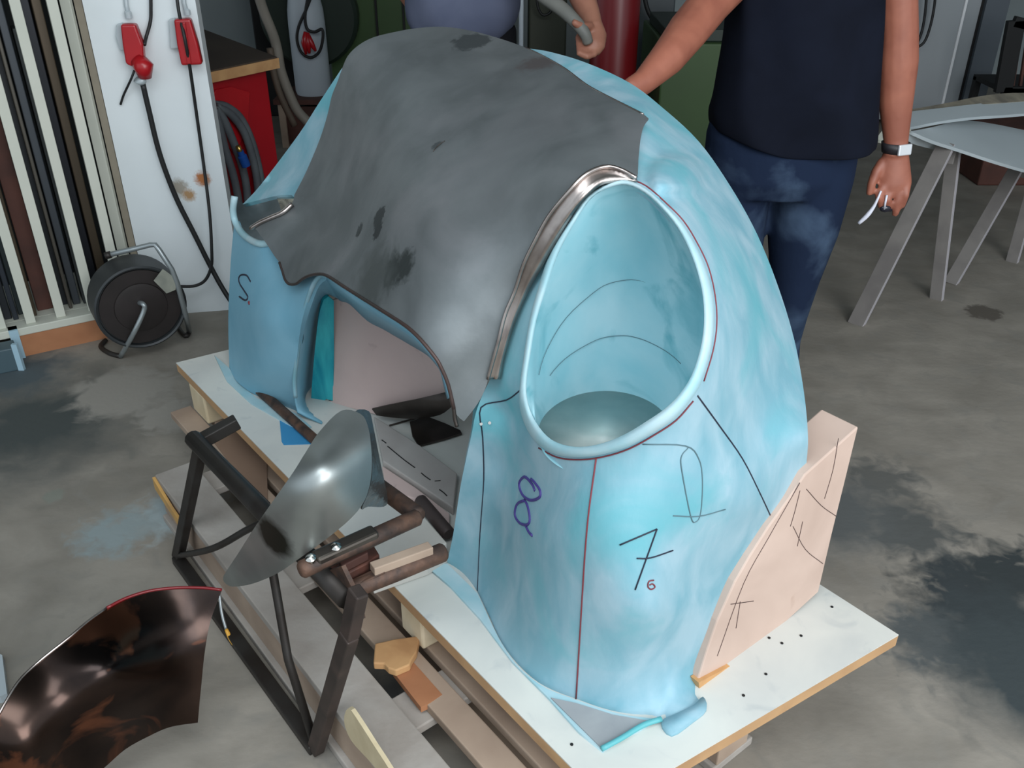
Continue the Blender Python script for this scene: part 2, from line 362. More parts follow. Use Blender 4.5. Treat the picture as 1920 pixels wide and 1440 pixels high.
# ================================================================= THE BUCK
body_pts = [(838,1055,'z',.2),(895,1110,'z',.2),(950,1220,'z',.2),(1010,1280,'z',.2),(1080,1310,'z',.2),(1160,1335,'z',.2),(1230,1342,'z',.2),(1245,1360,'z',.2),(1325,1325,'z',.2),(1312,1275,'u',.09),
    (1380,1090,'u',.1),(1440,990,'u',.1),(1512,870,'u',.1),(1515,820,'u',.1),(1508,740,'v',.64),(1490,640,'v',.69),(1460,540,'v',.7),(1420,440,'v',.7),(1370,350,'v',.7),(1310,265,'v',.7),(1240,200,'v',.7),(1180,155,'v',.7),(1100,118,'v',.7),(985,88,'v',.71),
    (1145,340,'v',.31),(1060,400,'v',.26),(1012,530,'v',.21),(982,668,'v',.165),(975,750,'v',.145),(1005,830,'v',.13),(1060,855,'v',.118),(1133,851,'v',.13),(1227,810,'v',.17),(1296,749,'v',.22),(1339,640,'v',.28),(1337,556,'v',.31),(1305,461,'v',.33),(1245,383,'v',.33),
    (850,1000,'v',.13),(870,870,'v',.12),(890,775,'v',.115),(915,720,'v',.15),(935,1000,'v',.16),(945,870,'v',.168),(950,770,'v',.165),(1000,1000,'v',.1),(1000,1150,'v',.09),(1090,1100,'v',.095),(1110,960,'v',.1),(1180,1000,'v',.13),(1230,1150,'v',.17),(1300,900,'v',.24),(1300,1100,'v',.28),(1420,800,'v',.44),(1400,950,'v',.38),
    (1400,600,'v',.44),(1330,400,'v',.48),(1250,280,'v',.52),(1210,215,'v',.56),(1100,158,'v',.62),(1150,250,'v',.45)]
BODY = TPS(body_pts, 1e-5)
hood_pts = [(830,50,'v',.65),(700,70,'v',.52),(640,130,'v',.45),(985,88,'v',.70),(1100,158,'v',.60),(1205,215,'v',.52),(1195,320,'v',.35),(1098,327,'v',.27),(1029,405,'v',.22),(965,547,'v',.18),(915,711,'v',.13),(870,790,'v',.085),(851,767,'v',.075),(816,671,'v',.055),(762,613,'v',.05),(682,562,'v',.08),(602,514,'v',.115),(540,530,'v',.135),(524,493,'v',.15),(481,431,'v',.165),(552,365,'v',.28),(600,260,'v',.38),(900,450,'v',.17),(800,400,'v',.17),(700,400,'v',.19),(620,420,'v',.235),(800,250,'v',.33),(950,250,'v',.37),(700,200,'v',.38)]
HOOD = TPS(hood_pts, 1e-5)
left_pts = [(430,690,'z',.2),(440,715,'z',.2),(490,745,'z',.2),(555,770,'v',.168),(640,130,'v',.47),(560,250,'v',.39),(490,345,'v',.3),(455,382,'v',.23),(430,600,'v',.15),(433,500,'v',.18),(437,430,'v',.21),(490,600,'v',.105),(490,700,'v',.1),(440,372,'v',.22),(490,455,'v',.185),(524,520,'v',.165),(550,560,'v',.14),(560,640,'v',.135),(600,520,'v',.15),(560,480,'v',.23),(620,300,'v',.46),(545,375,'v',.33)]
LEFT = TPS(left_pts, 1e-5)

buck = thing('car_styling_buck', Wb(0.97, 0.4, 0.2), 'pale blue full size car nose buck with headlight bucket standing on a white board', 'styling buck')
outer_ring = [(1145,341),(1176,338),(1210,353),(1245,383),(1279,418),(1305,461),(1324,504),(1337,556),(1339,607),(1333,655),(1316,715),(1296,749),(1266,784),(1227,810),(1180,836),(1133,851),(1089,857),(1046,853),(1012,836),(988,805),(975,767),(974,728),(982,668),(993,599),(1012,530),(1033,469),(1068,413),(1098,370)]
inner_ring = [(1146,351),(1176,347),(1209,362),(1240,390),(1270,426),(1292,467),(1308,510),(1318,556),(1320,607),(1313,655),(1297,703),(1275,738),(1247,766),(1212,790),(1172,814),(1130,831),(1089,838),(1053,833),(1026,818),(1004,790),(990,757),(987,720),(995,662),(1006,600),(1025,538),(1047,474),(1080,414),(1110,370)]
ring_hole = cr(outer_ring, 3, True)
fender_out = cr([(838,1055),(850,1000),(862,920),(872,870),(884,815),(892,775),(905,740),(925,700)], 5)[:-1] + cr([(925,700),(970,560),(1025,445),(1090,345),(1130,300),(1150,262),(1135,225),(1080,165),(1030,125),(983,92)], 4)[:-1] \
    + cr([(983,90),(1030,97),(1100,118),(1180,155),(1240,200),(1310,265),(1370,350),(1420,440),(1460,540),(1490,640),(1508,740),(1515,820),(1512,870)], 5)[:-1] \
    + cr([(1512,870),(1492,920),(1440,990),(1405,1045),(1380,1090),(1345,1165),(1328,1215),(1312,1275)], 4)[:-1] + cr([(1312,1275),(1310,1295),(1325,1325)], 4)[:-1] \
    + cr([(1325,1325),(1300,1345),(1258,1376),(1235,1360)], 3)[:-1] + cr([(1235,1346),(1160,1336),(1080,1312),(1010,1280),(950,1220),(915,1150),(895,1110)], 5)[:-1] + cr([(895,1110),(865,1082),(838,1055)], 3)[:-1]
def fender_disp(x, y):            # low indicator pod near the top and the sharp vertical seam by the arch
    d = ((x - 1268) / 52.0) ** 2 + ((y - 330) / 42.0) ** 2
    pod = -0.05 * max(0.0, 1 - d) ** 0.5 * (1.0 if y < 352 else max(0.0, 1 - (y - 352) / 16.0)) if d < 1 else 0.0
    groove = 0.006 * math.exp(-((x - 1246 - (1350 - y) * 0.03) / 7.0) ** 2) * max(0.0, min(1.0, (y - 1000) / 200.0))
    return pod + groove
fender = patch('fender', fender_out, BODY, M['blue'], buck, holes=[ring_hole], step=11, th=0.014, disp=fender_disp)
fender['label'] = 'right hand fender shell with red pencil lines'
# headlight rim and bucket
def ring3(pts, f, bias=0.0): return [pt(p[0], p[1], f(p[0], p[1]) + bias) for p in cr(pts, 3, True)]
rim_tps = TPS([(1145,340,'v',.31),(1012,530,'v',.21),(975,750,'v',.145),(1060,855,'v',.118),(1227,810,'v',.17),(1339,640,'v',.28),(1305,461,'v',.33)], 1e-4)
Ro = ring3(outer_ring, BODY, 0.004); Ro2 = ring3(outer_ring, BODY, -0.01); Ri = ring3(inner_ring, BODY, -0.006); Ri2 = ring3(inner_ring, BODY, 0.012)
mid = [(a * 0.5 + b * 0.5) + (Vector(C0) - a).normalized() * 0.012 for a, b in zip(Ro2, Ri)]
mb = MB(); mb.rings([Ro, Ro2, mid, Ri, Ri2], cap=False); rim = mb.build('headlight_rim', M['rim'], buck, True); rim['label'] = 'pale raised oval headlight rim'
nR = len(Ri2); cen = sum(Ri2, Vector()) / nR
disc_c = K(1135, 815, 'z', 0.70); d3 = []
for i, q in enumerate(cr(inner_ring, 3, True)):
    ang = math.atan2((q[1] - 640) / 245.0, (q[0] - 1150) / 170.0)
    d3.append(K(1135 + 127 * math.cos(ang), 815 + 82 * math.sin(ang), 'z', 0.70))
L1 = []; prevs = []
for k, f in enumerate((0.25, 0.5, 0.75, 0.92)):
    row = []
    for a, b in zip(Ri2, d3):
        p = a.lerp(b, f); outw = (p - (cen.lerp(disc_c, f))); bul = 0.05 * math.sin(math.pi * f)
        row.append(p + outw.normalized() * bul * 0.6 + Vector(VA) * bul * 0.7)
    L1.append(row)
mb = MB(); mb.rings([Ri2] + L1 + [d3], cap=False); bk = mb.build('headlight_bucket', M['blue_in'], buck, True); bk['label'] = 'pale blue headlight bucket with tide marks'
md = bk.modifiers.new('smooth', 'SUBSURF'); md.levels = 1; md.render_levels = 1
for row, a0, a1 in ((L1[1], -16, 10), (L1[2], -12, 16)):
    mb = MB(); rc = sum(row, Vector()) / nR; mb.tube([row[i % nR].lerp(rc, .035) for i in range(a0, a1)], .0006, 5); mb.build('drawn_line', M['pencil'], bk, True)
dc = sum(d3, Vector()) / nR
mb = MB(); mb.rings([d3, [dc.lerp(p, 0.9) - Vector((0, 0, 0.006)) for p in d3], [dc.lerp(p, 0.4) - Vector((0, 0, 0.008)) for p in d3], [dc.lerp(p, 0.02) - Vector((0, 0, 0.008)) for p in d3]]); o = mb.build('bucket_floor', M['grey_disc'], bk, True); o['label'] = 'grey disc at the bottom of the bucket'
# left fender
left_out = cr([(556,774),(540,768),(520,762),(480,742),(445,716),(430,690)], 4)[:-1] + cr([(430,690),(428,600),(432,500),(437,440),(440,415)], 4)[:-1] \
    + cr([(440,415),(448,432),(462,447),(490,456),(515,452),(540,440)], 4)[:-1] + cr([(540,440),(580,470),(612,500)], 3)[:-1] + cr([(612,500),(606,514),(588,533),(575,569),(564,613),(557,669),(552,711),(553,742),(556,774)], 3)[:-1]
lf = patch('fender', left_out, LEFT, M['blue_left'], buck, step=11, th=0.014); lf['label'] = 'left hand fender shell marked with a letter S'
LTOP = TPS([(455,382,'v',.25),(490,345,'v',.31),(560,250,'v',.40),(640,130,'v',.48),(520,366,'v',.28),(555,365,'v',.30),(600,260,'v',.40),(690,150,'v',.53),(660,240,'v',.43),(600,350,'v',.31)], 1e-5)
lt = patch('fender_top', cr([(455,383),(490,345),(560,252),(600,190),(641,128)], 4)[:-1] + cr([(641,128),(680,140),(660,240),(600,350),(560,376),(547,366),(520,367),(490,374),(455,383)], 3)[:-1], LTOP, M['blue'], buck, step=11, th=0.012)
LPOC = TPS([(440,372,'v',.24),(442,412,'v',.22),(465,446,'v',.2),(505,450,'v',.2),(540,430,'v',.25),(545,366,'v',.36),(455,382,'v',.3),(500,400,'v',.36)], 1e-5)
o = patch('headlight_bucket', cr([(440,370),(438,395),(444,420),(460,442),(490,455),(520,448),(560,420),(575,370),(548,364),(515,366),(480,374),(455,381)], 3, True), LPOC, mat('hollow_shade', (112, 124, 128), 0.5, c2=(90, 102, 104), scale=10, amt=0.8), buck, step=9, th=0.01, bias=0.05); o['label'] = 'grey hollow of the left headlight opening'  # shade of the deep hollow is put into this darker grey
mb = MB(); mb.tube([pt(x, y, LEFT(x, y) - 0.004) for x, y in cr([(440,368),(437,395),(443,420),(460,443),(488,457),(517,452),(530,446)], 5)], 0.0095, 10); o = mb.build('headlight_rim', M['rim'], buck, True)
o = patch('nose_glint', cr([(519,366),(532,361),(548,360),(552,372),(538,394),(530,400),(524,384)], 3, True), LTOP, M['chrome'], buck, step=6, th=0.006, bias=0.015); o.name = 'foil_wrap'; o['label'] = 'crinkled bright foil in the left headlight opening'
ra_, rb_ = K(622, 754, 'z', .2), K(705, 779, 'z', .2); rdn = Vector((rb_.y - ra_.y, -(rb_.x - ra_.x), 0))
def RIB(x, y): return depth_plane(x, y, tuple(ra_), tuple(rdn))
# nose opening
edge_px = [(558,774),(554,745),(552,711),(557,669),(564,613),(575,569),(588,533),(602,516),(613,518),(644,538),(682,562),(722,587),(762,613),(789,638),(816,671),(827,689),(836,711),(846,745)]
inn_px = [(604,794),(584,752),(585,720),(590,660),(598,595),(605,566),(615,552),(630,556),(640,563),(657,569),(690,600),(722,617),(770,645),(800,663),(815,678),(827,695),(832,715),(840,748)]
E1 = [pt(x, y, kt(x, y, 'v', .15 if x < 625 else (.1 if x < 700 else .085)) + 0.006) for x, y in edge_px]; I1 = [K(604, 794, 'z', .203)] + [pt(x, y, RIB(x, y) - .008) if x > 630 else K(x, y, 'v', .275) for x, y in inn_px[1:]]
mb = MB(); a = [Vector(q) for q in cr(E1, 4)]; b = [Vector(q) for q in cr(I1, 4)]; n = len(a)
m1 = [p.lerp(q, 0.35) + Vector((0, 0, 0.0)) for p, q in zip(a, b)]
mb.add(a + m1 + b, [(r * n + i, r * n + i + 1, (r + 1) * n + i + 1, (r + 1) * n + i) for r in range(2) for i in range(n - 1)])
o = solid(mb.build('opening_flange', M['blue_left'], buck, True), 0.006, 0); o['label'] = 'blue inner flange of the nose opening'
mb = MB(); mb.tube([pt(x, y, kt(x, y, 'v', .14) - 0.002) for x, y in cr(edge_px[1:9], 5)], 0.0055, 8); o = mb.build('opening_lip', M['blue'], buck, True); o['label'] = 'bright rounded blue lip of the nose opening'
o = patch('opening_panel', [(624,562),(640,560),(660,566),(695,596),(726,614),(774,642),(812,668),(836,695),(846,735),(850,757),(800,778),(750,782),(705,777),(640,760),(612,754),(606,752),(624,752)], RIB, M['pink'], buck, step=20, th=0.02); o['label'] = 'pinkish plywood rib closing the nose opening'
TE = TPS([(584,758,'v',.24),(624,750,'v',.28),(607,562,'v',.25),(626,560,'v',.28),(590,660,'v',.24)], 1e-5)
o = patch('filler_strip', cr([(607,562),(598,592),(590,660),(585,720),(583,760)], 4)[:-1] + [(583,760),(600,758),(612,748),(625,752),(626,650),(626,564),(616,556)], TE, M['teal'], buck, step=8, th=0.01, bias=-0.006); o['label'] = 'vertical strip of streaked teal filler'
# wheel arch block
blk = [(1306,1284),(1340,1262),(1378,1240),(1420,1215),(1475,1165),(1535,1110),(1560,1003),(1585,902),(1610,800),(1560,845),(1510,890),(1480,935),(1440,990),(1405,1045),(1378,1092),(1345,1165),(1326,1220)]
mb = MB(); mb.prism([K(x, y, 'u', .083) for x, y in blk], Vector(UA) * 0.085 * BS); o = bevel(mb.build('wheel_arch_block', M['pale_ply'], buck), 0.003); o['label'] = 'pale timber block shaping the wheel arch'
mb = MB(); mb.prism([K(x, y, 'u', .075) for x, y in [(1310,1280),(1420,1222),(1470,1192),(1478,1210),(1425,1240),(1312,1296)]], Vector(UA) * 0.02); o = mb.build('glue_fillet', M['ply_edge'], buck)
bd = const('u', .083)
stroke('construction_line', [[(1512,917),(1540,948),(1568,968)], [(1487,987),(1510,1030),(1543,1057)], [(1500,920),(1490,960),(1482,987)], [(1505,978),(1495,1024)], [(1572,822),(1562,880),(1546,935)], [(1370,1133),(1413,1127)], [(1388,1128),(1380,1178)], [(1500,905),(1440,1010),(1394,1095),(1345,1230)]], bd, 0.0007, M['dark_pencil'], buck, bias=-0.001)
# corner filler on the board, skirt flare
tri = cr([(895,1112),(950,1222),(1010,1282),(1080,1312),(1160,1338),(1232,1348)], 4)
o = patch('base_skirt', tri[:-1] + [(1232,1348),(1200,1368),(1165,1385),(1130,1408),(1085,1372),(1030,1310),(960,1240),(900,1160),(845,1100),(800,1062),(838,1056)], const('z', .206), M['rim'], buck, step=16, th=0.006); o['label'] = 'thin pale skirt spread on the board'
mb = MB(); mb.prism([K(x, y, 'z', .209) for x, y in [(1033,1308),(1080,1318),(1150,1340),(1215,1351),(1165,1380),(1128,1402)]], (0, 0, -0.004)); o = mb.build('corner_filler', mat('grey_filler', (156, 160, 162), 0.7, c2=(138, 142, 146), scale=10, amt=0.8), buck); o['label'] = 'grey filler triangle at the front corner'
mb = MB(); mb.tube([K(x, y, 'z', .211) for x, y in cr([(1128,1404),(1165,1384),(1205,1360),(1240,1348)], 4)], 0.005, 8); o = mb.build('filler_bead', mat('bead_teal', (90, 170, 176), 0.5), buck, True)
mb = MB(); mb.prism([K(x, y, 'z', .2085) for x, y in cr([(1240,1352),(1260,1376),(1300,1350),(1325,1328),(1318,1306),(1300,1322),(1270,1337)], 3, True)], (0, 0, -0.012)); o = mb.build('base_skirt', M['blue'], buck, True)
# base skirt on the left, under the S face
o = patch('base_skirt', [(402,666),(430,690),(445,716),(480,745),(520,764),(556,775),(584,800),(560,806),(530,790),(470,756),(425,714)], const('z', .204), M['rim'], buck, step=14, th=0.004)
# hand drawn marks
def body_f(x, y): return BODY(x, y) + fender_disp(x, y)
o = stroke('number_eight', [[(1003,920),(998,908),(984,894),(974,906),(980,928),(996,938),(1012,932),(1013,920),(1003,905),(996,898)], [(984,938),(970,945),(966,965),(974,980),(988,984),(994,974),(990,950),(984,938)], [(985,984),(992,998),(998,1004)]], body_f, 0.0028, M['violet_marker'], buck, bias=-0.0015, label='handwritten figure 8 in violet marker')
o = stroke('number_seven', [[(1162,1022),(1232,992)], [(1232,992),(1191,1106)], [(1194,1047),(1220,1046),(1262,1032)]], body_f, 0.0013, M['marker'], buck, bias=-0.001, label='handwritten crossed figure 7')
o = stroke('number_six', [[(1226,1088),(1217,1090),(1215,1100),(1221,1105),(1228,1101),(1224,1095),(1218,1097)]], body_f, 0.0013, M['red_pencil'], buck, bias=-0.001, label='small handwritten figure 6')
o = stroke('letter_s', [[(470,528),(462,516),(450,517),(449,530),(458,545),(465,557),(460,563),(449,556)]], LEFT, 0.0026, M['marker'], buck, bias=-0.001, label='handwritten letter S with a dot')
o = stroke('red_dot', [[(467,566),(468,570)]], LEFT, 0.004, M['red_pencil'], buck, bias=-0.001)
o = stroke('drawn_line', [[(1118,858),(1104,960),(1096,1050),(1088,1180),(1080,1310)]], body_f, 0.0016, M['red_pencil'], buck, bias=-0.0006, label='red centre line down the fender face')
o = stroke('drawn_line', [[(1308,742),(1350,800),(1392,860),(1425,925),(1453,985)]], body_f, 0.0014, M['marker'], buck, bias=-0.0006, label='dark line curving down to the wheel arch')
o = stroke('drawn_line', [[(895,1108),(900,1000),(907,900),(905,820),(902,764),(950,750),(975,732)]], body_f, 0.0013, M['marker'], buck, bias=-0.0006)
o = stroke('drawn_line', [[(1205,833),(1285,836),(1310,860),(1317,900),(1314,960),(1305,978),(1295,968),(1278,880),(1278,855),(1290,840)], [(1262,967),(1310,968),(1360,955)]], body_f, 0.0011, M['pencil'], buck, bias=-0.0004, label='faint pencil outline of an indicator')
o = stroke('drawn_line', [[(1320,715),(1337,658),(1344,607),(1341,556),(1329,503),(1309,459),(1282,415),(1248,380),(1212,349),(1178,334)], [(1300,752),(1268,788),(1228,815),(1181,841),(1134,856),(1089,862),(1046,858),(1010,840)]], body_f, 0.0013, M['red_pencil'], buck, bias=-0.0015, label='dark red pencil line around the headlight rim')
o = stroke('drawn_line', [[(722,588),(719,610)], [(645,548),(660,570),(722,617),(770,645),(812,670),(828,697)]], RIB, 0.0022, M['dark_pencil'], buck, bias=-0.012)
for px, py in ((918,793),(902,795)):
    mb = MB(); mb.lathe([(0.003, 0), (0.003, 0.003)], pt(px, py, BODY(px, py) - 0.001), Vector(ray(px, py)) * -1, 10); mb.build('fastener', M['chrome'], buck)

# ================================================================= SHEET METAL PANEL ON THE BUCK
def hp(x, y): return tuple(pt(x, y, HOOD(x, y)))
M['hood'] = mat('raw_panel_steel', (128, 134, 136), 0.5, 0.55, c2=(106, 112, 114), scale=9, amt=0.8, bump=0.05, bscale=120, c3=(140, 143, 146), scale3=4, lo3=0.5, hi3=0.75,
    stains=[(hp(712, 408), 0.024, (62, 68, 70), 0.2), (hp(710, 432), 0.02, (60, 66, 68), 0.2), (hp(675, 432), 0.016, (64, 70, 72), 0.25), (hp(885, 80), 0.045, (84, 90, 92), 0.25), (hp(735, 510), 0.035, (70, 76, 76), 0.6), (hp(760, 500), 0.03, (66, 72, 72), 0.6), (hp(700, 530), 0.07, (96, 102, 102), 0.9), (hp(640, 440), 0.09, (112, 118, 120), 1.0), (hp(1010, 120), 0.04, (104, 100, 100), 0.7), (hp(820, 274), 0.012, (86, 92, 94), 0.4)])
panel = thing('hood_panel', Wb(0.97, 0.2, 0.7), 'dark grey domed sheet metal panel draped over the blue buck', 'body panel')
flange_out = [(1167,319),(1135,312),(1098,327),(1064,362),(1029,405),(1003,452),(982,495),(965,547),(947,590),(934,642),(922,685),(915,711)]
hood_out = cr([(481,431),(497,453),(514,479),(524,493),(530,510),(535,526),(543,534),(556,533),(564,525),(580,517),(596,514),(613,517),(644,537),(682,561),(722,586),(762,612),(789,637),(816,670),(827,689),(840,720),(851,767),(860,782),(870,790)], 3)[:-1] \
    + cr([(870,790),(890,765),(905,740),(917,708)], 3)[:-1] + [tuple(p) for p in cr(list(reversed(flange_out)), 3)][:-1] + cr([(1167,319),(1193,334),(1197,300),(1201,260),(1207,235),(1216,222)], 3)[:-1] \
    + cr([(1216,222),(1205,213),(1180,200),(1140,180),(1100,158),(1060,128),(1020,105),(980,87),(930,70),(880,57),(830,50),(780,53),(740,60),(700,70),(672,85),(652,105),(641,130),(632,155),(622,180),(614,215),(600,260),(575,320),(552,365)], 3)[:-1] \
    + cr([(552,365),(548,380),(530,395),(510,404),(488,414),(471,425)], 3)[:-1] + [(471,425)]
def hood_disp(x, y):              # crease of the left cheek and soft dents
    d = 0.020 * math.exp(-(((x - 600 - (y - 300) * -0.22) / 34.0) ** 2)) * max(0, min(1, (y - 200) / 120.0)) * max(0, min(1, (540 - y) / 60.0))
    return d + 0.0015 * math.sin(x * 0.017 + y * 0.01) * math.sin(y * 0.021)
skin = patch('panel_skin', hood_out, HOOD, M['hood'], panel, step=11, th=0.0025, bias=-0.006, disp=hood_disp); skin['label'] = 'dull grey panel skin with oily hand marks'
flange_in = [(1197,342),(1158,342),(1124,349),(1089,383),(1072,405),(1038,461),(1012,508),(990,547),(965,607),(947,668),(939,711)]
fo = [Vector(pt(x, y, HOOD(x, y) - 0.012)) for x, y in cr([(1193,334)] + flange_out, 4)]
fi = [Vector(pt(x, y, HOOD(x, y) + 0.012)) for x, y in cr(flange_in, 4)]
def resample(P, n):
    L = [0]
    for a, b in zip(P, P[1:]): L.append(L[-1] + (b - a).length)
    out = []
    for k in range(n):
        s = L[-1] * k / (n - 1); i = 0
        while i < len(L) - 2 and L[i + 1] < s: i += 1
        out.append(P[i].lerp(P[i + 1], (s - L[i]) / max(1e-9, L[i + 1] - L[i])))
    return out
fo = resample(fo, 60); fi = resample(fi, 60); fm = [a.lerp(b, 0.45) + (Vector(C0) - a).normalized() * -0.006 for a, b in zip(fo, fi)]; fm2 = [a.lerp(b, 0.6) + (Vector(C0) - a).normalized() * 0.004 for a, b in zip(fo, fi)]
mb = MB(); mb.add(fo + fm + fm2 + fi, [(r * 60 + i, r * 60 + i + 1, (r + 1) * 60 + i + 1, (r + 1) * 60 + i) for r in range(3) for i in range(59)])
o = solid(mb.build('headlight_flange', M['lip_metal'], panel, True), 0.002, 0); o['label'] = 'bright turned flange around the headlight cut-out'
mb = MB(); mb.tube(fo, 0.0035, 8); mb.build('wired_edge', M['lip_metal'], panel, True)
mb = MB(); mb.tube([pt(x, y, HOOD(x, y) - 0.012) for x, y in cr([(472,427),(488,417),(510,407),(530,398),(548,382)], 4)], 0.006, 8, 0.012, ref=(0, 0, 1)); o = mb.build('headlight_flange', M['lip_metal'], panel, True); o['label'] = 'bright folded flange at the left headlight'
mb = MB(); mb.tube([pt(x, y, HOOD(x, y) - 0.006) for x, y in cr([(985,89),(1020,106),(1060,129),(1100,159),(1140,181),(1180,201),(1206,214)], 4)], 0.002, 6); o = mb.build('panel_edge', M['lip_metal'], panel, True); o['label'] = 'bare bright rear edge'
mb = MB(); mb.tube([pt(x, y - 1, HOOD(x, y) + hood_disp(x, y) - 0.007) for x, y in cr([(524,493),(530,510),(535,526),(543,534),(556,533),(566,525),(580,518),(597,515),(613,518),(644,538),(682,562),(722,587),(762,613),(789,638),(816,671),(827,690),(840,721),(851,767)], 3)], 0.0035, 8); o = mb.build('rolled_edge', mat('dark_rolled_edge', (66, 60, 58), 0.5, 0.5, c2=(84, 66, 62), scale=14, amt=0.8), panel, True); o['label'] = 'dark reddish rolled lower edge'
mb = MB(); mb.tube([pt(x, y, HOOD(x, y) - 0.005) for x, y in cr([(846,745),(851,767),(853,785),(857,800)], 4)], 0.004, 8); o = mb.build('edge_wire', M['dark_sheet'], panel, True)
stroke('scratch', [[(812,284),(822,272),(834,264)]], lambda x, y: HOOD(x, y) - 0.006, 0.0009, M['dark_sheet'], panel, bias=-0.001)

# ================================================================= BASE BOARD, FEET, PALLET
corners = [(330,680),(1142,1511),(1685,1190)]
T = [K(x, y, 'z', .2) for x, y in corners]; T.append(T[0] + (T[2] - T[1]))
base = thing('base_board', (sum(T, Vector()) / 4) - Vector((0, 0, 0.03)), 'white painted plywood base board with tan edges under the blue buck', 'board')
mb = MB(); mb.prism([p - Vector((0, 0, 0.003)) for p in T], (0, 0, -0.027)); mb.build('core', M['board_edge'], base)
ins = [p for p in T]; mb = MB(); mb.prism([p for p in T], (0, 0, -0.003)); mb.build('painted_face', M['board_top'], base)
for px, py in ((1072,1396),(1442,1196),(1502,1192),(1466,1206),(1436,1264),(1560,1138),(1394,1304)):
    mb = MB(); mb.lathe([(0.003, 0), (0.003, 0.0008)], K(px, py, 'z', .2006), (0, 0, 1), 10); mb.build('screw_hole', M['near_black'], base)
mb = MB(); mb.prism([K(x, y, 'z', .2015) for x, y in ((522,762),(560,778),(598,832),(532,834),(528,828))], (0, 0, -0.001)); o = mb.build('paint_patch', mat('bright_blue_paint', (60, 140, 190), 0.5), base); o['label'] = 'bright blue paint overspray patch'
PZ = 0.144                                                                  # pallet top
def foot(name, us, vs_, label):
    o_ = thing(name, Wb(sum(us) / 2, sum(vs_) / 2, 0) * Vector((1, 1, 0)) if False else Vector((Wb(sum(us) / 2, sum(vs_) / 2, 0).x, Wb(sum(us) / 2, sum(vs_) / 2, 0).y, PZ)), label, 'block')
    mb = MB(); q = [Wb(us[0], vs_[0], 0), Wb(us[1], vs_[0], 0), Wb(us[1], vs_[1], 0), Wb(us[0], vs_[1], 0)]
    q = [Vector((p.x, p.y, PZ)) for p in q]; mb.prism(q, (0, 0, BOARD_Z - 0.03 - PZ)); bevel(mb.build('block_body', M['pale_wood'], o_), 0.004)
    return o_
def footm(us, vs_, label, group=None):
    mb = MB(); q = [Wb(us[0], vs_[0], 0), Wb(us[1], vs_[0], 0), Wb(us[1], vs_[1], 0), Wb(us[0], vs_[1], 0)]
    q = [Vector((p.x, p.y, PZ)) for p in q]; mb.prism(q, (0, 0, BOARD_Z - 0.03 - PZ)); return tag(bevel(mb.build('support_block', M['pale_wood']), 0.006), label, 'block')
footm((1.80, 1.92), (0.0, 0.16), 'pale wood block under the far left corner of the white board')
footm((0.60, 0.69), (0.01, 0.2), 'pale wood block under the board edge beside the rusty clamp')
footm((0.02, 0.12), (0.5, 0.62), 'pale wood block under the right corner of the white board')
pal = thing('pallet', Wb(0.85, 0.2, 0) * Vector((1, 1, 0)) if False else Vector((Wb(0.85, 0.2, 0).x, Wb(0.85, 0.2, 0).y, 0)), 'weathered grey wooden pallet under the white board', 'pallet')
def Wf(u, v, z): p = Wb(u, v, 0); return Vector((p.x, p.y, z))
def plank(name, u0, u1, v0, v1, z0, z1, m, parent):
    mb = MB(); mb.prism([Wf(u0, v0, z0), Wf(u1, v0, z0), Wf(u1, v1, z0), Wf(u0, v1, z0)], (0, 0, z1 - z0)); return bevel(mb.build(name, m, parent), 0.003)
plank('deck_board', 0.05, 1.64, -.225, -.115, 0.12, PZ, M['old_wood'], pal)
plank('deck_board', 0.05, 1.95, -.066, 0.002, 0.12, PZ, M['brown_wood'], pal)
plank('deck_board', 0.05, 1.95, 0.022, .13, 0.12, PZ, M['brown_wood'], pal)
plank('deck_board', 0.05, 1.95, .18, .30, 0.12, PZ, M['old_wood'], pal)
plank('deck_board', 0.05, 1.95, .38, .50, 0.12, PZ, M['old_wood'], pal)
plank('stringer', 0.3, 1.63, -.2215, -.19, 0.022, 0.12, M['brown_wood'], pal)
plank('stringer', 0.05, 1.9, .05, .12, 0.022, 0.12, M['brown_wood'], pal)
plank('stringer', 0.05, 1.9, .38, .48, 0.022, 0.12, M['brown_wood'], pal)
plank('bottom_board', 0.3, 1.62, -.235, -.15, 0.0, 0.022, M['old_wood'], pal)
plank('bottom_board', 0.05, 1.9, .03, .14, 0.0, 0.022, M['old_wood'], pal)
plank('bottom_board', 0.05, 1.9, .37, .5, 0.0, 0.022, M['old_wood'], pal)
plank('cross_board', 1.5, 1.6, -.18, .48, 0.098, 0.12, M['old_wood'], pal); plank('cross_board', 0.45, 0.55, -.18, .48, 0.098, 0.12, M['old_wood'], pal); plank('cross_board', 0.98, 1.08, -.18, .48, 0.098, 0.12, M['old_wood'], pal)
mb = MB(); mb.prism([Wf(u_, -.2255, z_) for u_, z_ in ((1.64,.138),(1.60,.128),(1.52,.108),(1.45,.1),(1.43,.075),(1.46,.07),(1.52,.082),(1.58,.09),(1.64,.1))], Vector(VA) * -.008); o = mb.build('split_corner', M['yellow_wood'], pal); o['label'] = 'freshly split yellow corner of the pallet'
mb = MB(); mb.prism([K(x, y, 'v', -.2365) for x, y in cr([(653,1328),(672,1352),(700,1396),(729,1441),(742,1468),(720,1458),(690,1424),(658,1388),(645,1352)], 3, True)], Vector(VA) * .008); o = mb.build('pallet_block', mat('bark_block', (198, 184, 152), 0.8, c2=(172, 156, 124), scale=14, amt=0.8), pal); o['label'] = 'pale rounded block end under the front deck board'
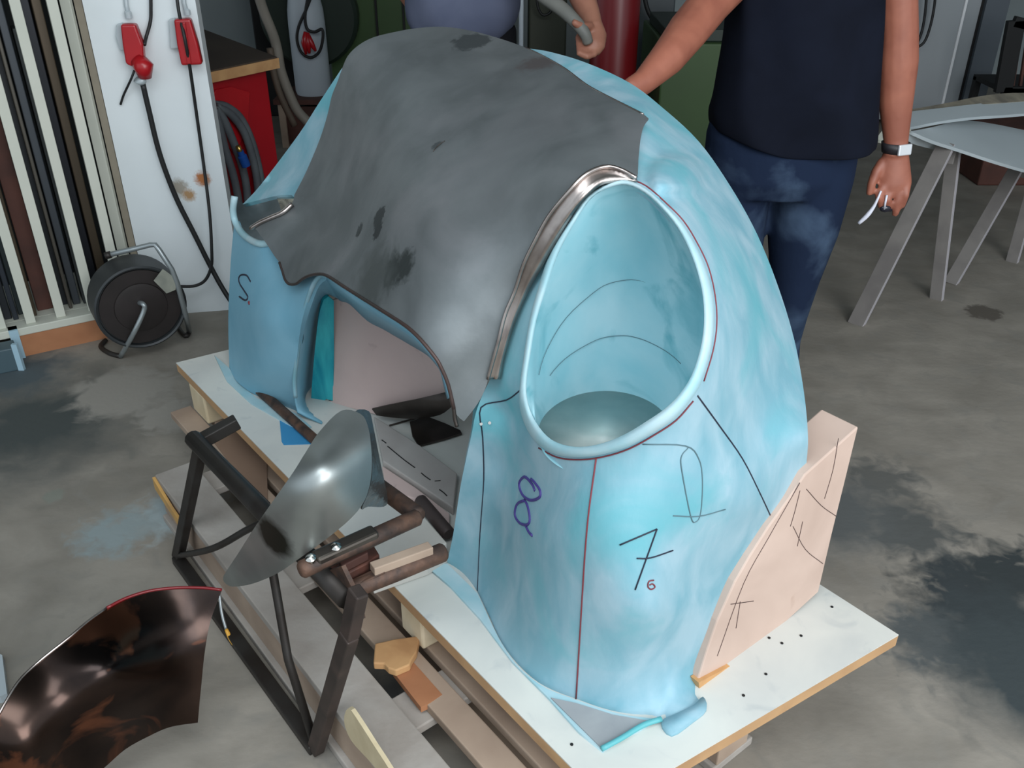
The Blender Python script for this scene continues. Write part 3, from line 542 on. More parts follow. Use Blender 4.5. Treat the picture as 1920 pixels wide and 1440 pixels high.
mb = MB(); mb.prism([Zp(x, y, PZ + .02) for x, y in ((703,1206),(722,1202),(738,1198),(783,1192),(786,1200),(781,1222),(772,1236),(768,1246),(742,1257),(728,1252),(720,1244),(700,1243))], (0, 0, -0.019)); tag(bevel(mb.build('wood_offcut', M['tan_wood']), 0.003), 'tan splintered wood offcut lying on the pallet deck', 'offcut')
mb = MB(); mb.prism([Zp(x, y, PZ + .001) for x, y in ((736,1258),(774,1240),(829,1302),(806,1318),(789,1326))], (0, 0, -0.015)); tag(mb.build('wood_offcut', M['orange_wood']), 'orange brown board offcut wedged between pallet deck boards', 'offcut')
mb = MB(); mb.prism([Zp(x, y, PZ + .004) for x, y in ((396,822),(448,806),(500,866),(502,938),(440,880))], (0, 0, -0.003)); tag(mb.build('cardboard_sheet', M['card']), 'brown cardboard sheet lying on the pallet behind the steel stand', 'cardboard')

# ================================================================= ODDMENTS ON THE BOARD
def flat(name, poly, z, th, m, label, cat, hole=None, bev=0.003):
    mb = MB(); mb.prism([K(x, y, 'z', z) for x, y in poly], (0, 0, -th)); o = mb.build(name, m); 
    if bev: bevel(o, bev)
    return tag(o, label, cat)
pk = thing('plank', K(780, 870, 'z', .2), 'grey plank with black ink marks across the board by the blue flange', 'plank')
mb = MB(); mb.prism([K(x, y, 'z', .226) for x, y in ((701,780),(788,835),(857,887),(850,952),(780,905),(718,864))], (0, 0, -.0245)); bevel(mb.build('plank_body', mat('grey_plank', (176, 172, 168), 0.75, c2=(158, 152, 148), scale=6, amt=0.8), pk), 0.003)
zf = const('z', .2265)
for seg in ([(716,825),(724,831)], [(727,837),(745,852),(760,864),(778,877)], [(790,887),(797,893),(807,900)], [(815,902),(826,901)], [(824,918),(832,924),(838,930)]): stroke('ink_mark', [seg], zf, 0.0016, M['near_black'], pk, bias=0)
flat('plank', ((716,872),(780,914),(843,962),(842,1000),(796,938),(725,922)), .216, .0145, M['pink'], 'pinkish plank beside the grey marked plank', 'plank')
flat('wood_block', ((684,1026),(789,961),(838,1017),(800,1040),(697,1075)), .262, .058, mat('block_grey', (190, 190, 184), 0.75, c2=(170, 168, 162), scale=6, amt=0.8), 'pale grey wood block under the rusty clamp', 'block')
def bar_on(name, a, b, z, r, m, label, cat, flatten=None):
    A = K(*a, 'z', z); B = K(*b, 'z', z); mb = MB(); d = (B - A)
    mb.tube([A, A + d * 0.03, A + d * 0.5, A + d * 0.97, B], [r * 0.8, r, r, r, r * 0.8], 14, None if flatten is None else [flatten * 0.8, flatten, flatten, flatten, flatten * 0.8], ref=(0, 0, 1)); return tag(shade_auto(mb.build(name, m, None, True)), label, cat)
bar_on('rusty_bar', (484,730), (592,826), .215, .014, M['rust'], 'dark rusty round bar leaning by the left fender', 'bar')
bar_on('steel_bar', (787,937), (842,1002), .226, .016, mat('brown_steel', (76, 66, 64), 0.6, 0.3), 'short dark brown bar beside the blue flange', 'bar')
def SA(x, y): return RIB(x, y) - .035 - .02 * math.sin(max(0.0, min(1.0, (y - 735) / 50.0)) * math.pi)
tag(patch('metal_strip', cr([(697,767),(740,757),(790,746),(836,735)], 3)[:-1] + cr([(836,735),(845,745),(848,762)], 3)[:-1] + cr([(848,762),(825,778),(785,785),(745,784),(706,779)], 3)[:-1] + [(706,779)], SA, M['dark_sheet'], step=9, th=0.004), 'dark curved metal strip under the hood panel tip', 'metal strip')
flat('metal_bracket', ((768,790),(800,780),(834,793),(863,806),(866,812),(835,822),(785,835),(773,816)), .21, .006, M['dark_sheet'], 'dark angular metal bracket lying beneath the hood panel tip', 'bracket', bev=0.001)
bar_on('welding_rod', (730,798), (802,778), .204, .0025, M['dark_sheet'], 'thin dark rod beside the curved metal strip', 'rod')

# ================================================================= STEEL STAND WITH CLAMP AND SHAPED PIECE
P1 = Zp(333, 1047, 0.012); P2 = Zp(592, 1404, 0.012)
stand = thing('steel_stand', ((P1 + P2) / 2) * Vector((1, 1, 0)), 'dark steel tube stand in front of the pallet carrying the shaped steel piece', 'stand') if False else thing('steel_stand', Vector(((P1.x + P2.x) / 2, (P1.y + P2.y) / 2, 0)), 'dark steel tube stand in front of the pallet carrying the shaped steel piece', 'stand')
Sd = (P2 - P1).normalized()
mb = MB(); mb.bar(P1, P2, 0.03, 0.024); bevel(mb.build('foot_bar', M['steel_frame'], stand), 0.003)
T1 = K(376, 838, 'v', -.2); T2 = K(672, 1108, 'v', -.2)
mb = MB(); mb.bar(P1, T1, 0.032, 0.022, up=VA); bevel(mb.build('leg', M['steel_frame'], stand), 0.003)
mb = MB(); mb.bar(P2, K(655, 1190, 'v', -.22), 0.032, 0.024, up=VA); mb.bar(K(655, 1190, 'v', -.22), T2, 0.032, 0.024, up=VA); bevel(mb.build('leg', mat('dark_rust', (74, 62, 57), 0.55, 0.4, c2=(52, 46, 43), scale=14, amt=0.9), stand), 0.003)
mb = MB(); mb.tube([P2 + Vector((0, 0, .01)), K(540, 1235, 'v', -.255), K(512, 1075, 'v', -.235), K(505, 1040, 'v', -.23)], 0.009, 8); mb.build('brace', M['steel_frame'], stand, True)
mb = MB(); mb.tube([Vector(q) for q in cr([P1 + Vector((0, 0, .008)), K(400, 1028, 'v', -.25), K(470, 990, 'v', -.2), K(540, 960, 'v', -.15)], 5)], 0.008, 8); mb.build('brace', M['steel_frame'], stand, True)
RL1 = K(362, 822, 'v', -.2); RL2 = K(490, 955, 'v', -.2); rdir = (RL2 - RL1); RL3 = Vector(RL1 + rdir * 1.95)
mb = MB(); mb.tube([RL1, RL2, RL3], 0.02, 12); mb.build('top_rail', M['steel_frame'], stand, True)
mb = MB(); mb.bar(K(430, 880, 'v', -.185), K(500, 950, 'v', -.185), 0.018, 0.012); mb.build('rail_plate', M['steel_frame'], stand)
mb = MB(); mb.bar(K(372, 830, 'v', -.19), K(445, 790, 'v', -.09), 0.03, 0.03); bevel(mb.build('back_tube', M['steel_frame'], stand), 0.003)
# gusset plate below the clamp
gus = [(598,1075),(640,1062),(668,1120),(678,1162),(655,1160)]
mb = MB(); mb.prism([K(x, y, 'v', -.195) for x, y in gus], Vector(VA) * 0.008); mb.build('gusset', M['rust'], stand)
# clamp
clamp = thing('pipe_clamp', K(690, 1040, 'z', .44), 'rusty steel pipe clamp with two bright bolts on the dark stand', 'clamp')
TA = K(562, 1070, 'z', .475); TB = K(786, 968, 'z', .475)
mb = MB(); d = TB - TA; mb.tube([TA, TA + d * .02, TA + d * .98, TB], [.012, .0165, .0165, .012], 14); mb.build('pipe', M['rust'], clamp, True)
TC = K(700, 905, 'z', .465)
mb = MB(); mb.tube([TB, TB + (TC - TB) * .06, TC], [.014, .017, .017], 14); mb.build('pipe', M['rust'], clamp, True)
mb = MB(); mb.bar(TA + d * .12 + Vector((0, 0, .004)), TA + d * .62 + Vector((0, 0, .004)), .03, .03); bevel(mb.build('sleeve', mat('oiled_steel', (90, 84, 78), 0.35, 0.8), clamp), .005)
for f in (.1, .3):
    mb = MB(); mb.lathe([(.0095, 0), (.0095, .006), (.005, .010), (.001, .011)], TA + d * f + Vector((0, -.004, .015)), (0, -.25, 1), 14); o = shade_auto(mb.build('bolt', M['chrome'], clamp, True)); o['label'] = 'bright domed bolt head'
JA = K(645, 1112, 'z', .40); JB = K(834, 1034, 'z', .40); jd = JB - JA
mb = MB(); mb.tube([JA, JA + jd * .02, JA + jd * .5, JA + jd * .97, JB], [.013, .017, .019, .019, .015], 12); mb.build('lower_pipe', M['rust'], clamp, True)
for k, dz in enumerate((.0, .012)):
    mb = MB(); mb.bar(JA + Vector((-.006, -.004, .006 - dz * .9)) - jd * .0, JA + jd * .38 + Vector((0, 0, .014 - dz)), .02, .012); bevel(mb.build('jaw', M['rust'], clamp), .002)
mb = MB(); mb.prism([K(x, y, 'z', .43) for x, y in ((622,1090),(690,1055),(712,1040),(700,1020),(655,1040),(612,1062))], (0, 0, -.05)); bevel(mb.build('body', mat('rust_red', (98, 58, 46), 0.6, 0.3, c2=(60, 44, 40), scale=20, amt=0.8), clamp), .003)
mb = MB(); mb.prism([K(x, y, 'z', .45) for x, y in ((634,1046),(684,1022),(690,1036),(640,1062))], (0, 0, -.018)); bevel(mb.build('wedge', M['dark_wood'], clamp), .002)
mb = MB(); mb.bar(JA + jd * .3 + Vector((-.004, .0, .026)), JA + jd * .86 + Vector((0, 0, .022)), .022, .018); bevel(mb.build('wood_packer', M['brown_wood'], clamp), .002)
# shaped steel piece
SH = TPS([(425,1090,'v',-.30),(690,775,'v',-.06),(640,770,'v',-.10),(725,935,'v',-.06),(700,945,'v',-.1),(600,870,'v',-.2),(560,930,'v',-.245),(500,1000,'v',-.275),(545,1070,'v',-.255),(650,1010,'v',-.16),(690,850,'v',-.105),(585,820,'v',-.17),(470,1095,'v',-.285)], 1e-5)
shp = thing('shaped_sheet_metal', pt(560, 960, SH(560, 960)), 'bright curved leaf shaped steel piece propped on the dark stand', 'metal piece')
sh_out = cr([(640,770),(600,808),(575,845),(550,885),(515,935),(480,985),(445,1040),(425,1070),(418,1085),(425,1096),(440,1100),(475,1094),(520,1075),(560,1048),(610,1012),(655,975),(680,945),(692,915),(697,880),(696,840),(690,800),(676,776)], 4, True)
M['shield'] = mat('bright_steel', (172, 178, 177), 0.43, 0.95, c2=(150, 157, 156), scale=14, amt=0.5, bump=0.03, bscale=50, stains=[(tuple(pt(512, 1008, SH(512, 1008))), .042, (58, 60, 54), .5, .5)])
o = patch('shaped_face', sh_out, SH, M['shield'], shp, step=9, th=0.003); o['label'] = 'satin bright face with a dark heat mark'
SH2 = TPS([(676,775,'v',-.07),(690,773,'v',-.05),(700,860,'v',-.085),(726,935,'v',-.03),(690,950,'v',-.09),(697,905,'v',-.1)], 1e-4)
o = patch('turned_edge', cr([(668,771),(692,771),(700,800),(708,840),(718,890),(727,935),(720,950),(690,950),(678,955),(690,925),(698,890),(697,850),(691,805)], 3, True), SH2, mat('creased_foil', (136, 140, 141), 0.36, 0.95, bump=0.9, bscale=45), shp, step=8, th=0.003, bias=0.006); o['label'] = 'creased dull turned edge'

# ================================================================= BRONZE PANEL ON THE FLOOR
BR = TPS([(415,1107,'z',.26),(330,1104,'z',.27),(200,1140,'z',.29),(70,1245,'z',.28),(0,1340,'z',.26),(380,1280,'z',.1),(370,1355,'z',.02),(270,1385,'z',.02),(195,1440,'z',.02),(395,1180,'z',.2),(200,1260,'z',.26),(260,1320,'z',.14),(60,1400,'z',.2),(-80,1500,'z',.1),(100,1500,'z',.02),(120,1400,'z',.14)], 1e-5)
bp = thing('curved_body_panel', Zp(200, 1400, 0), 'glossy bronze curved body panel standing on the floor', 'body panel')
bz_out = cr([(416,1106),(380,1102),(330,1102),(280,1108),(235,1122),(200,1140),(165,1165),(130,1195),(70,1243),(33,1280),(0,1335),(-60,1440)], 4)[:-1] + cr([(-60,1440),(-30,1520),(60,1540),(120,1500)], 3)[:-1] + cr([(120,1500),(160,1465),(195,1440),(235,1405),(280,1380),(320,1363),(371,1355)], 4)[:-1] + cr([(371,1355),(374,1320),(378,1280),(383,1230),(392,1175),(403,1140),(416,1106)], 4)[:-1]
o = patch('panel_skin', bz_out, BR, M['bronze'], bp, step=12, th=0.003, disp=lambda x, y: 0.0012 * math.sin(x * .05) * math.sin(y * .043)); o['label'] = 'mirror glossy bronze skin with painted brown reflections'
mb = MB(); mb.tube([pt(x, y, BR(x, y) - 0.001) for x, y in cr([(416,1106),(380,1102),(330,1102),(280,1108),(235,1122),(200,1140)], 4)], 0.003, 8); o = mb.build('panel_edge', M['dark_red'], bp, True); o['label'] = 'dark red top edge'
mb = MB(); mb.tube([pt(x, y, BR(x, y) - 0.001) for x, y in cr([(200,1140),(165,1165),(130,1195),(70,1243),(33,1280),(0,1335),(-60,1440)], 4)], 0.0025, 8); mb.build('panel_edge', M['lip_metal'], bp, True)
hk = thing('hook_tool', Zp(440, 1200, 0), 'thin grey hook tool with yellow handle leaning beside bronze panel', 'hand tool')
mb = MB(); mb.tube([Vector(q) for q in cr([Zp(411, 1112, .1), Zp(416, 1150, .06), Zp(424, 1180, .03)], 5)], 0.0035, 8); mb.build('shaft', M['tube_grey'], hk, True)
mb = MB(); mb.tube([Vector(q) for q in cr([Zp(424, 1180, .03), Zp(433, 1198, .016), Zp(444, 1210, .012), Zp(459, 1217, .01)], 5)], [.0042 + .0003 * i for i in range(16)], 10); o = mb.build('handle', M['yellow_paint'], hk, True); o['label'] = 'worn yellow handle'
mb = MB(); mb.prism([Zp(x, y, .02) for x, y in ((-30,1215),(4,1228),(13,1300),(0,1306),(-30,1310))], (0, 0, -.02)); tag(mb.build('white_board_offcut', M['panel_white']), 'small white board offcut at the left edge of the floor', 'offcut')

# ================================================================= STOCK RACK ON THE LEFT
def on_rack(px, py, b): return pt(px, py, depth_plane(px, py, RA + rn * b, rn))
def ra(px, py, b): d = on_rack(px, py, b) - RA; return d.dot(rd), d.z
rack = thing('stock_rack', Vector(R(-.2, .1, 0)), 'cream painted slatted stock rack with an orange kickboard against left wall', 'rack')
railz0 = ra(100, 625, 0.02)[1]; railz1 = ra(100, 598, 0.06)[1]
def rbox(name, a0, a1, b0, b1, z0, z1, m, parent=None):
    mb = MB(); mb.prism([R(a0, b0, z0), R(a1, b0, z0), R(a1, b1, z0), R(a0, b1, z0)], (0, 0, z1 - z0)); return mb.build(name, m, parent)
KZ = .085
rbox('kickboard', 0.0, .42, 0.0, .018, 0.0, KZ, M['orange_wood'], rack)
bevel(rbox('bottom_rail', -.5, .44, -.005, .07, KZ, KZ + .03, M['cream'], rack), .003)
rbox('end_edge', -.03, 0.0, -.012, .03, 0.0, KZ + .03, M['pale_blue'], rack)
rbox('shelf', -.5, .44, .07, .45, KZ - .03, KZ + .03, M['cream'], rack)
slats = []
for (px, py) in ((57, 600), (113, 588), (172, 572), (228, 560), (2, 612)):
    a, z = ra(px, py, 0.04); slats.append(a)
for a in sorted(slats) + [min(slats) - .1, min(slats) - .2]:
    bevel(rbox('slat', a - .0165, a + .0165, .02, .045, KZ + .03, 2.3, M['cream'], rack), .002)
rbox('top_rail', -.5, .5, .0, .07, 2.3, 2.36, M['cream'], rack)
sl = sorted(slats); gap = sl[1] - sl[0]
stock = [  # offset along from first slat (in gaps), width, depth back, height, material, label
 (-.55, .03, .10, 1.5, 'stock3', 'black flat bar', 'leftmost in the rack'), (-.25, .022, .09, 1.2, 'stock1', 'grey steel tube', 'at the left end of the rack'), (.3, .025, .10, 1.6, 'stock0', 'black steel bar', 'in the second rack gap beside grey strip'),
 (.55, .018, .08, .9, 'stock7', 'slate steel strip', 'leaning low in the second rack gap'), (.78, .022, .12, 1.9, 'stock5', 'grey green tube', 'just left of the red brown board'),
 (1.2, .016, .08, 1.3, 'stock4', 'brown thin lath', 'left of the red brown board behind a slat'), (1.62, .055, .12, 1.28, 'dark_wood', 'red brown board', 'with dark grain in the third rack gap'),
 (2.25, .04, .13, 1.9, 'stock0', 'wide black steel sheet', 'in the fourth rack gap'), (2.48, .012, .08, 1.1, 'stock6', 'pale thin rod', 'in the fourth rack gap'), (2.74, .026, .11, 1.6, 'stock1', 'grey steel channel', 'right of the pale thin rod'),
 (3.12, .03, .1, 1.0, 'stock2', 'short grey plate', 'above the cable reel'), (3.5, .04, .14, 1.9, 'stock3', 'navy black sheet', 'behind the cable reel'), (3.9, .03, .12, 1.9, 'stock4', 'olive brown batten', 'left of the white pillar')]
for f, wd, bk_, h, m, nm, where in stock:
    a = sl[0] + f * gap; o = rbox(nm.split()[-1] if False else {'bar': 'flat_bar', 'tube': 'steel_tube', 'strip': 'steel_strip', 'lath': 'wood_lath', 'board': 'wood_board', 'sheet': 'steel_sheet', 'rod': 'steel_rod', 'channel': 'steel_channel', 'plate': 'steel_plate', 'batten': 'wood_batten'}[nm.split()[-1]], a - wd / 2, a + wd / 2, bk_, bk_ + .05 + wd, KZ + .03, KZ + .03 + h, M[m]); bevel(o, .003)
    tag(o, nm + ' standing upright ' + where, nm.split()[-1] if nm.split()[-1] not in ('bar',) else 'bar')
# batten leaning on the pillar edge
mb = MB(); A_ = Yp(268, 520, PA.y - .02); 
mb.bar(Vector((PA.x - .05, PA.y - .012, 0.0)), Vector((PA.x - .05, PA.y - .012, 2.3)), .036, .02, up=(0, 1, 0)); tag(bevel(mb.build('cover_board', M['cream']), .002), 'cream cover board upright at the left edge of the white pillar', 'board')
mb = MB(); mb.bar(Vector((PA.x - .016, PA.y + .01, 0.0)), Vector((PA.x - .016, PA.y + .01, 2.3)), .026, .02, up=(0, 1, 0)); tag(mb.build('wood_batten', mat('tan_batten', (150, 142, 126), 0.7, c2=(128, 120, 106), scale=6, amt=0.8)), 'narrow tan batten between the cream cover board and the white pillar', 'batten')
# box on the far left
bx = thing('storage_box', Zp(10, 690, 0), 'dark teal box with pale edge on the floor at the far left', 'box')
b0 = Zp(-120, 704, 0) - rn * .1; b1 = Zp(36, 672, 0) - rn * .1
mb = MB(); mb.prism([b0, b1, b1 + rn * .075, b0 + rn * .075], (0, 0, .09)); bevel(mb.build('box_body', M['teal_box'], bx), .004)
mb = MB(); mb.bar(b1 + Vector((0, 0, .0)), b1 + Vector((0, 0, .105)), .014, .02); mb.build('corner_edge', M['pale_blue'], bx)

# ================================================================= PILLAR: SOCKETS AND CABLES
def pp(px, py, out=0.0): return pt(px, py, depth_plane(px, py, PA - pn * out, pn))
def socket(name, poly, base_poly, label):
    s = thing(name, pp(poly[0][0], poly[0][1], 0), label, 'power socket')
    mb = MB(); mb.prism([pp(x, y, .001) for x, y in base_poly], -pn * .03); bevel(mb.build('back_box', M['clear'], s), .004)
    mb = MB(); mb.prism([pp(x, y, .03) for x, y in poly], -pn * .045); bevel(mb.build('cover', M['red'], s), .008, 3)
    return s
s1 = socket('power_socket', [(230,42),(258,42),(272,80),(274,110),(262,125),(240,116),(234,80)], [(221,44),(232,41),(240,92),(228,93),(220,68)], 'red industrial socket with plug inserted on the pillar, left one')
mb = MB(); mb.lathe([(.012, 0), (.012, .02), (.006, .024)], pp(242, 34, .02), (0, 0, 1), 12); mb.build('cable_gland', M['clear'], s1)
s2 = socket('power_socket', [(329,33),(360,32),(374,80),(382,117),(343,119),(335,80)], [(318,35),(330,32),(337,88),(322,90)], 'empty red industrial socket on the pillar, right one with a black cable across')
mb = MB(); mb.lathe([(.011, 0), (.011, .016), (.006, .02)], pp(352, 28, .02), (0, 0, 1), 12); mb.build('cable_gland', M['clear'], s2)
mb = MB(); mb.prism([pp(x, y, .06) for x, y in ((343,40),(349,40),(360,118),(352,118))], -pn * .022); bevel(mb.build('cover_rib', M['red'], s2), .003)
plug = thing('power_plug', pp(270, 130, .06), 'red angled plug hanging from the left pillar socket', 'plug')
mb = MB(); mb.tube([pp(258, 112, .06), pp(270, 126, .075), pp(272, 145, .07)], [.028, .034, .022], 16); mb.build('plug_body', M['red'], plug, True)
mb = MB(); mb.tube([pp(262, 147, .068), pp(268, 156, .062)], [.024, .014], 14); mb.build('plug_collar', M['clear'], plug, True)
def cable(name, pts, r, label, m='black', n=8):
    mb = MB(); mb.tube([Vector(q) for q in cr([Vector(p) for p in pts], 6)], r, n); return tag(mb.build(name, M[m], None, True), label, 'cable')
cable('power_cable', [pp(268, 158, .06), pp(280, 210, .05), pp(300, 290, .04), pp(330, 370, .03), pp(365, 440, .03), pp(395, 500, .04), pp(420, 545, .06), pp(450, 590, .1)], .010, 'thick black cable hanging from the red plug down the pillar')
cable('power_cable', [pp(328, -40, .03), pp(335, 20, .05), pp(346, 70, .09), pp(355, 120, .07), pp(368, 210, .03), pp(382, 310, .02), pp(393, 400, .05), pp(397, 470, .075), pp(396, 500, .075), pp(385, 525, .08), pp(365, 536, .085), pp(335, 537, .1)], .006, 'thin black cable running over the right socket to the reel')
cable('power_cable', [pp(282, -40, .02), pp(283, 10, .02), pp(282, 40, .02), pp(274, 70, .03), pp(271, 84, .06)], .006, 'short black cable entering the left socket from above')
cable('power_cable', [pp(252, 132, .05), pp(245, 150, .05), pp(232, 178, .02), pp(226, 196, .01)], .004, 'thin black cable behind the left socket ending at the board')
mb = MB()
mb.tube([pp(242, 33, .02), pp(237, 10, .01), pp(232, -40, .01)], .008, 8); tag(mb.build('conduit', M['clear'], None, True), 'grey conduit above the left red socket', 'conduit')
mb = MB(); mb.tube([pp(351, 28, .02), pp(345, 5, .01), pp(342, -40, .01)], .008, 8); tag(mb.build('conduit', M['clear'], None, True), 'grey conduit above the right red socket', 'conduit')

# ================================================================= CABLE REEL
RC = Yp(266, 578, 2.95); axd = Vector((0.52, -0.83, 0.0)).normalized()
reel = thing('cable_reel', Vector((RC.x, RC.y, 0)), 'dark cable reel on bent grey tube frame beside the white pillar', 'cable reel')
mb = MB(); mb.lathe([(.15, -.14), (.158, -.135), (.158, -.005), (.152, 0), (.146, -.004), (.144, -.02), (.09, -.024), (.088, -.012), (.082, -.01), (.02, -.008)], RC, axd, 48); shade_auto(mb.build('drum', M['drum'], reel, True))
mb = MB(); mb.lathe([(.14, -.018), (.14, -.012), (.092, -.012), (.09, -.006), (.078, -.004), (.02, -.002)], RC, axd, 40); shade_auto(mb.build('drum_plate', M['drum_red'], reel, True))
sidev = axd.cross(Vector((0, 0, 1))).normalized()
def rl(px, py, out=0.0): return pt(px, py, depth_plane(px, py, RC + axd * out, axd))
mb = MB(); mb.prism([rl(x, y, .002) for x, y in ((305,504),(331,523),(329,543),(312,550),(288,526))], axd * .002); o = mb.build('rating_plate', M['label'], reel); o['label'] = 'faded grey rating plate'
mb = MB(); mb.tube([Vector(q) for q in cr([rl(262, 568, -.002), rl(268, 570, .03), rl(270, 582, .034), rl(250, 626, .03), Vector(Zp(226, 668, .01))], 5)], .009, 10); mb.build('front_leg', M['tube_grey'], reel, True)
mb = MB(); mb.tube([Vector(q) for q in cr([Zp(226, 668, .01), Zp(205, 662, .01), Zp(189, 650, .01), Zp(198, 638, .01)], 4)], .009, 10); mb.build('front_foot', M['steel_frame'], reel, True)
mb = MB(); mb.tube([rl(203, 478, -.08), rl(250, 467, -.06), rl(282, 459, -.04), rl(291, 459, -.03), rl(298, 468, -.02), rl(322, 505, 0), rl(332, 530, .0), rl(348, 590, .01), Zp(355, 622, .012)], .0095, 10); mb.build('handle_tube', M['tube_grey'], reel, True)
mb = MB(); mb.tube([rl(208, 477, -.08), rl(197, 480, -.085)], .013, 10); mb.build('handle_cap', M['steel_frame'], reel, True)
mb = MB(); mb.tube([Vector(q) for q in cr([Zp(355, 622, .01), Zp(348, 630, .01), Zp(335, 615, .01), Zp(330, 600, .01), Zp(320, 596, .012)], 4)], .009, 10); mb.build('rear_foot', M['steel_frame'], reel, True)

# ================================================================= BENCH, HOSES AND BACKGROUND MACHINES
bench = thing('workbench', Vector((-1.25, 4.4, 0)), 'red cabinet workbench with thick wooden top behind the pillar', 'workbench')
wt = [Zp(520, 106, .85), Zp(368, 49, .85)]; bd1 = (wt[1] - wt[0]).normalized(); fd = (Zp(385, 134, .85) - wt[0]).normalized()
q0 = wt[0]; q1 = q0 + fd * .5; q2 = q1 + bd1 * 1.3; q3 = q0 + bd1 * 1.3
mb = MB(); mb.prism([q0, q1, q2, q3], (0, 0, -.05)); bevel(mb.build('worktop', mat('bench_top', (70, 58, 48), 0.7, c2=(58, 46, 38), scale=5, amt=0.8), bench), .004)
ed = (fd + bd1).normalized(); mb = MB(); mb.prism([p + Vector((0, 0, -.006)) for p in (q0 - fd * .004, q1, q1 - bd1 * .006, q0 - bd1 * .006 - fd * .004)], (0, 0, -.042)); mb.build('worktop_edge', M['tan_wood'], bench)
k0 = q0 + fd * .055 + bd1 * .04; mb = MB(); mb.prism([Vector((p.x, p.y, 0)) for p in (k0, k0 + fd * .42, k0 + fd * .42 + bd1 * 1.2, k0 + bd1 * 1.2)], (0, 0, .8)); bevel(mb.build('cabinet', M['red_paint'], bench), .004)
cbn = Vector((fd.y, -fd.x, 0)); cbn = cbn if cbn.y < 0 else -cbn
def cbp(px, py, out): return pt(px, py, depth_plane(px, py, tuple(k0 + cbn * out), tuple(cbn)))
mb = MB(); mb.prism([cbp(x, y, .001) for x, y in ((392,185),(402,168),(430,162),(466,172),(463,235),(438,290),(404,250),(396,240))], cbn * .01); bevel(mb.build('hose_bracket', M['red'], bench), .003)
hc = thing('hose_coil', cbp(410, 196, .02), 'coils of dark grey hose hanging on the red cabinet side', 'hose')
loops = [[(404,196),(425,200),(450,220),(470,260),(484,310),(494,370),(495,420)], [(406,200),(432,214),(456,245),(472,290),(482,340),(486,400)], [(404,202),(420,225),(436,262),(452,305),(462,350),(466,410)],
         [(402,205),(412,240),(424,285),(438,330),(448,380),(452,420)], [(406,250),(412,290),(422,340),(430,390),(434,430)], [(404,250),(408,300),(416,350),(422,400),(426,440)]]
for k, lp in enumerate(loops):
    mb = MB(); mb.tube([Vector(q) for q in cr([cbp(x, y, .03 + .016 * k) for x, y in lp], 5)], .017, 10); mb.build('hose_loop', M['hose'], hc, True)
mb = MB(); mb.lathe([(.012, 0), (.02, .004), (.02, .05), (.014, .055), (.014, .075)], cbp(462, 312, .13), cbp(447, 275, .13) - cbp(462, 312, .13), 14); shade_auto(mb.build('hose_coupling', M['blue_plastic'], hc, True))
mb = MB(); mb.tube([cbp(452, 288, .13), cbp(446, 274, .13)], .011, 12); mb.build('coupling_tip', M['brass'], hc, True)
strap = thing('suction_hose', Yp(520, 120, 4.3), 'pale grey flexible hose drooping from the bench corner to the floor', 'hose')
mb = MB(); mb.tube([Vector(q) for q in cr([Yp(478, -30, 5.1), Yp(494, 20, 5.0), Yp(512, 65, 4.95), Yp(520, 95, 4.9), Yp(526, 130, 4.9), Yp(538, 165, 4.9), Yp(556, 205, 4.9), Yp(580, 232, 4.9)], 6)], .026, 10); mb.build('hose_body', mat('pale_hose', (140, 134, 124), 0.6), strap, True)
mb = MB(); mb.tube([Vector(q) for q in cr([Yp(506, 90, 4.86), Yp(514, 140, 4.86), Yp(528, 185, 4.86), Yp(552, 235, 4.88)], 6)], .018, 10); mb.build('hose_body', mat('brown_hose', (98, 86, 74), 0.6), strap, True)
# cabinets and machines standing at the back
def machine(name, x0, x1, y0, depth, top, m, label, cat):
    a = Yp(x0, 60, y0).x; b = Yp(x1, 60, y0).x; mb = MB(); mb.box(a, b, y0, y0 + depth, 0, top); o = bevel(mb.build(name, m), .01); return tag(o, label, cat), a, b
machine('storage_cabinet', 475, 560, 6.6, .6, 1.7, M['near_black'], 'black steel cabinet behind the wooden workbench', 'cabinet')
gm = thing('green_machine', Vector((-.6, 6.4, 0)), 'dark green workshop machine behind the grey panel', 'machine')
a = Yp(612, 60, 6.2).x; b = Yp(800, 60, 6.2).x
mb = MB(); mb.box(a, b + .35, 6.25, 7.2, 0, 1.6); bevel(mb.build('machine_body', M['green'], gm), .01)
ac = Yp(600, 80, 6.1); mb = MB(); mb.lathe([(.29, 0), (.31, .02), (.31, .1), (.29, .12), (.05, .125)], Vector((ac.x - .06, 6.1, .74)), (0, 1, 0), 40); shade_auto(mb.build('machine_wheel', M['dark_green'], gm, True))
mb = MB(); x_ = Yp(706, 30, 6.24).x; mb.box(x_ - .006, x_ + .006, 6.23, 6.25, .1, 1.5); x_ = Yp(757, 30, 6.24).x; mb.box(x_ - .006, x_ + .006, 6.23, 6.25, .1, 1.5); mb.build('door_seam', M['near_black'], gm)
cyl = thing('gas_cylinder', Vector((Yp(583, 150, 6.0).x, 6.0, 0)), 'pale grey gas cylinder standing beside the black cabinet', 'gas cylinder')
cb = Yp(586, 178, 5.9); cx, cz = cb.x, cb.z
mb = MB(); mb.lathe([(.105, cz), (.112, cz + .02), (.112, cz + .42), (.108, cz + .5), (.09, cz + .6), (.055, cz + .68), (.03, cz + .72), (.03, cz + .8)], Vector((cx, 5.95, 0)), (0, 0, 1), 32); shade_auto(mb.build('cylinder_body', M['cyl'], cyl, True), 30)
cs = thing('wooden_crate', Vector((cx, 5.95, 0)), 'dark low wooden crate carrying the pale grey gas cylinder', 'crate')
mb = MB(); mb.box(cx - .22, cx + .26, 5.76, 6.15, cz - .03, cz); mb.build('crate_top', M['dark_wood'], cs)
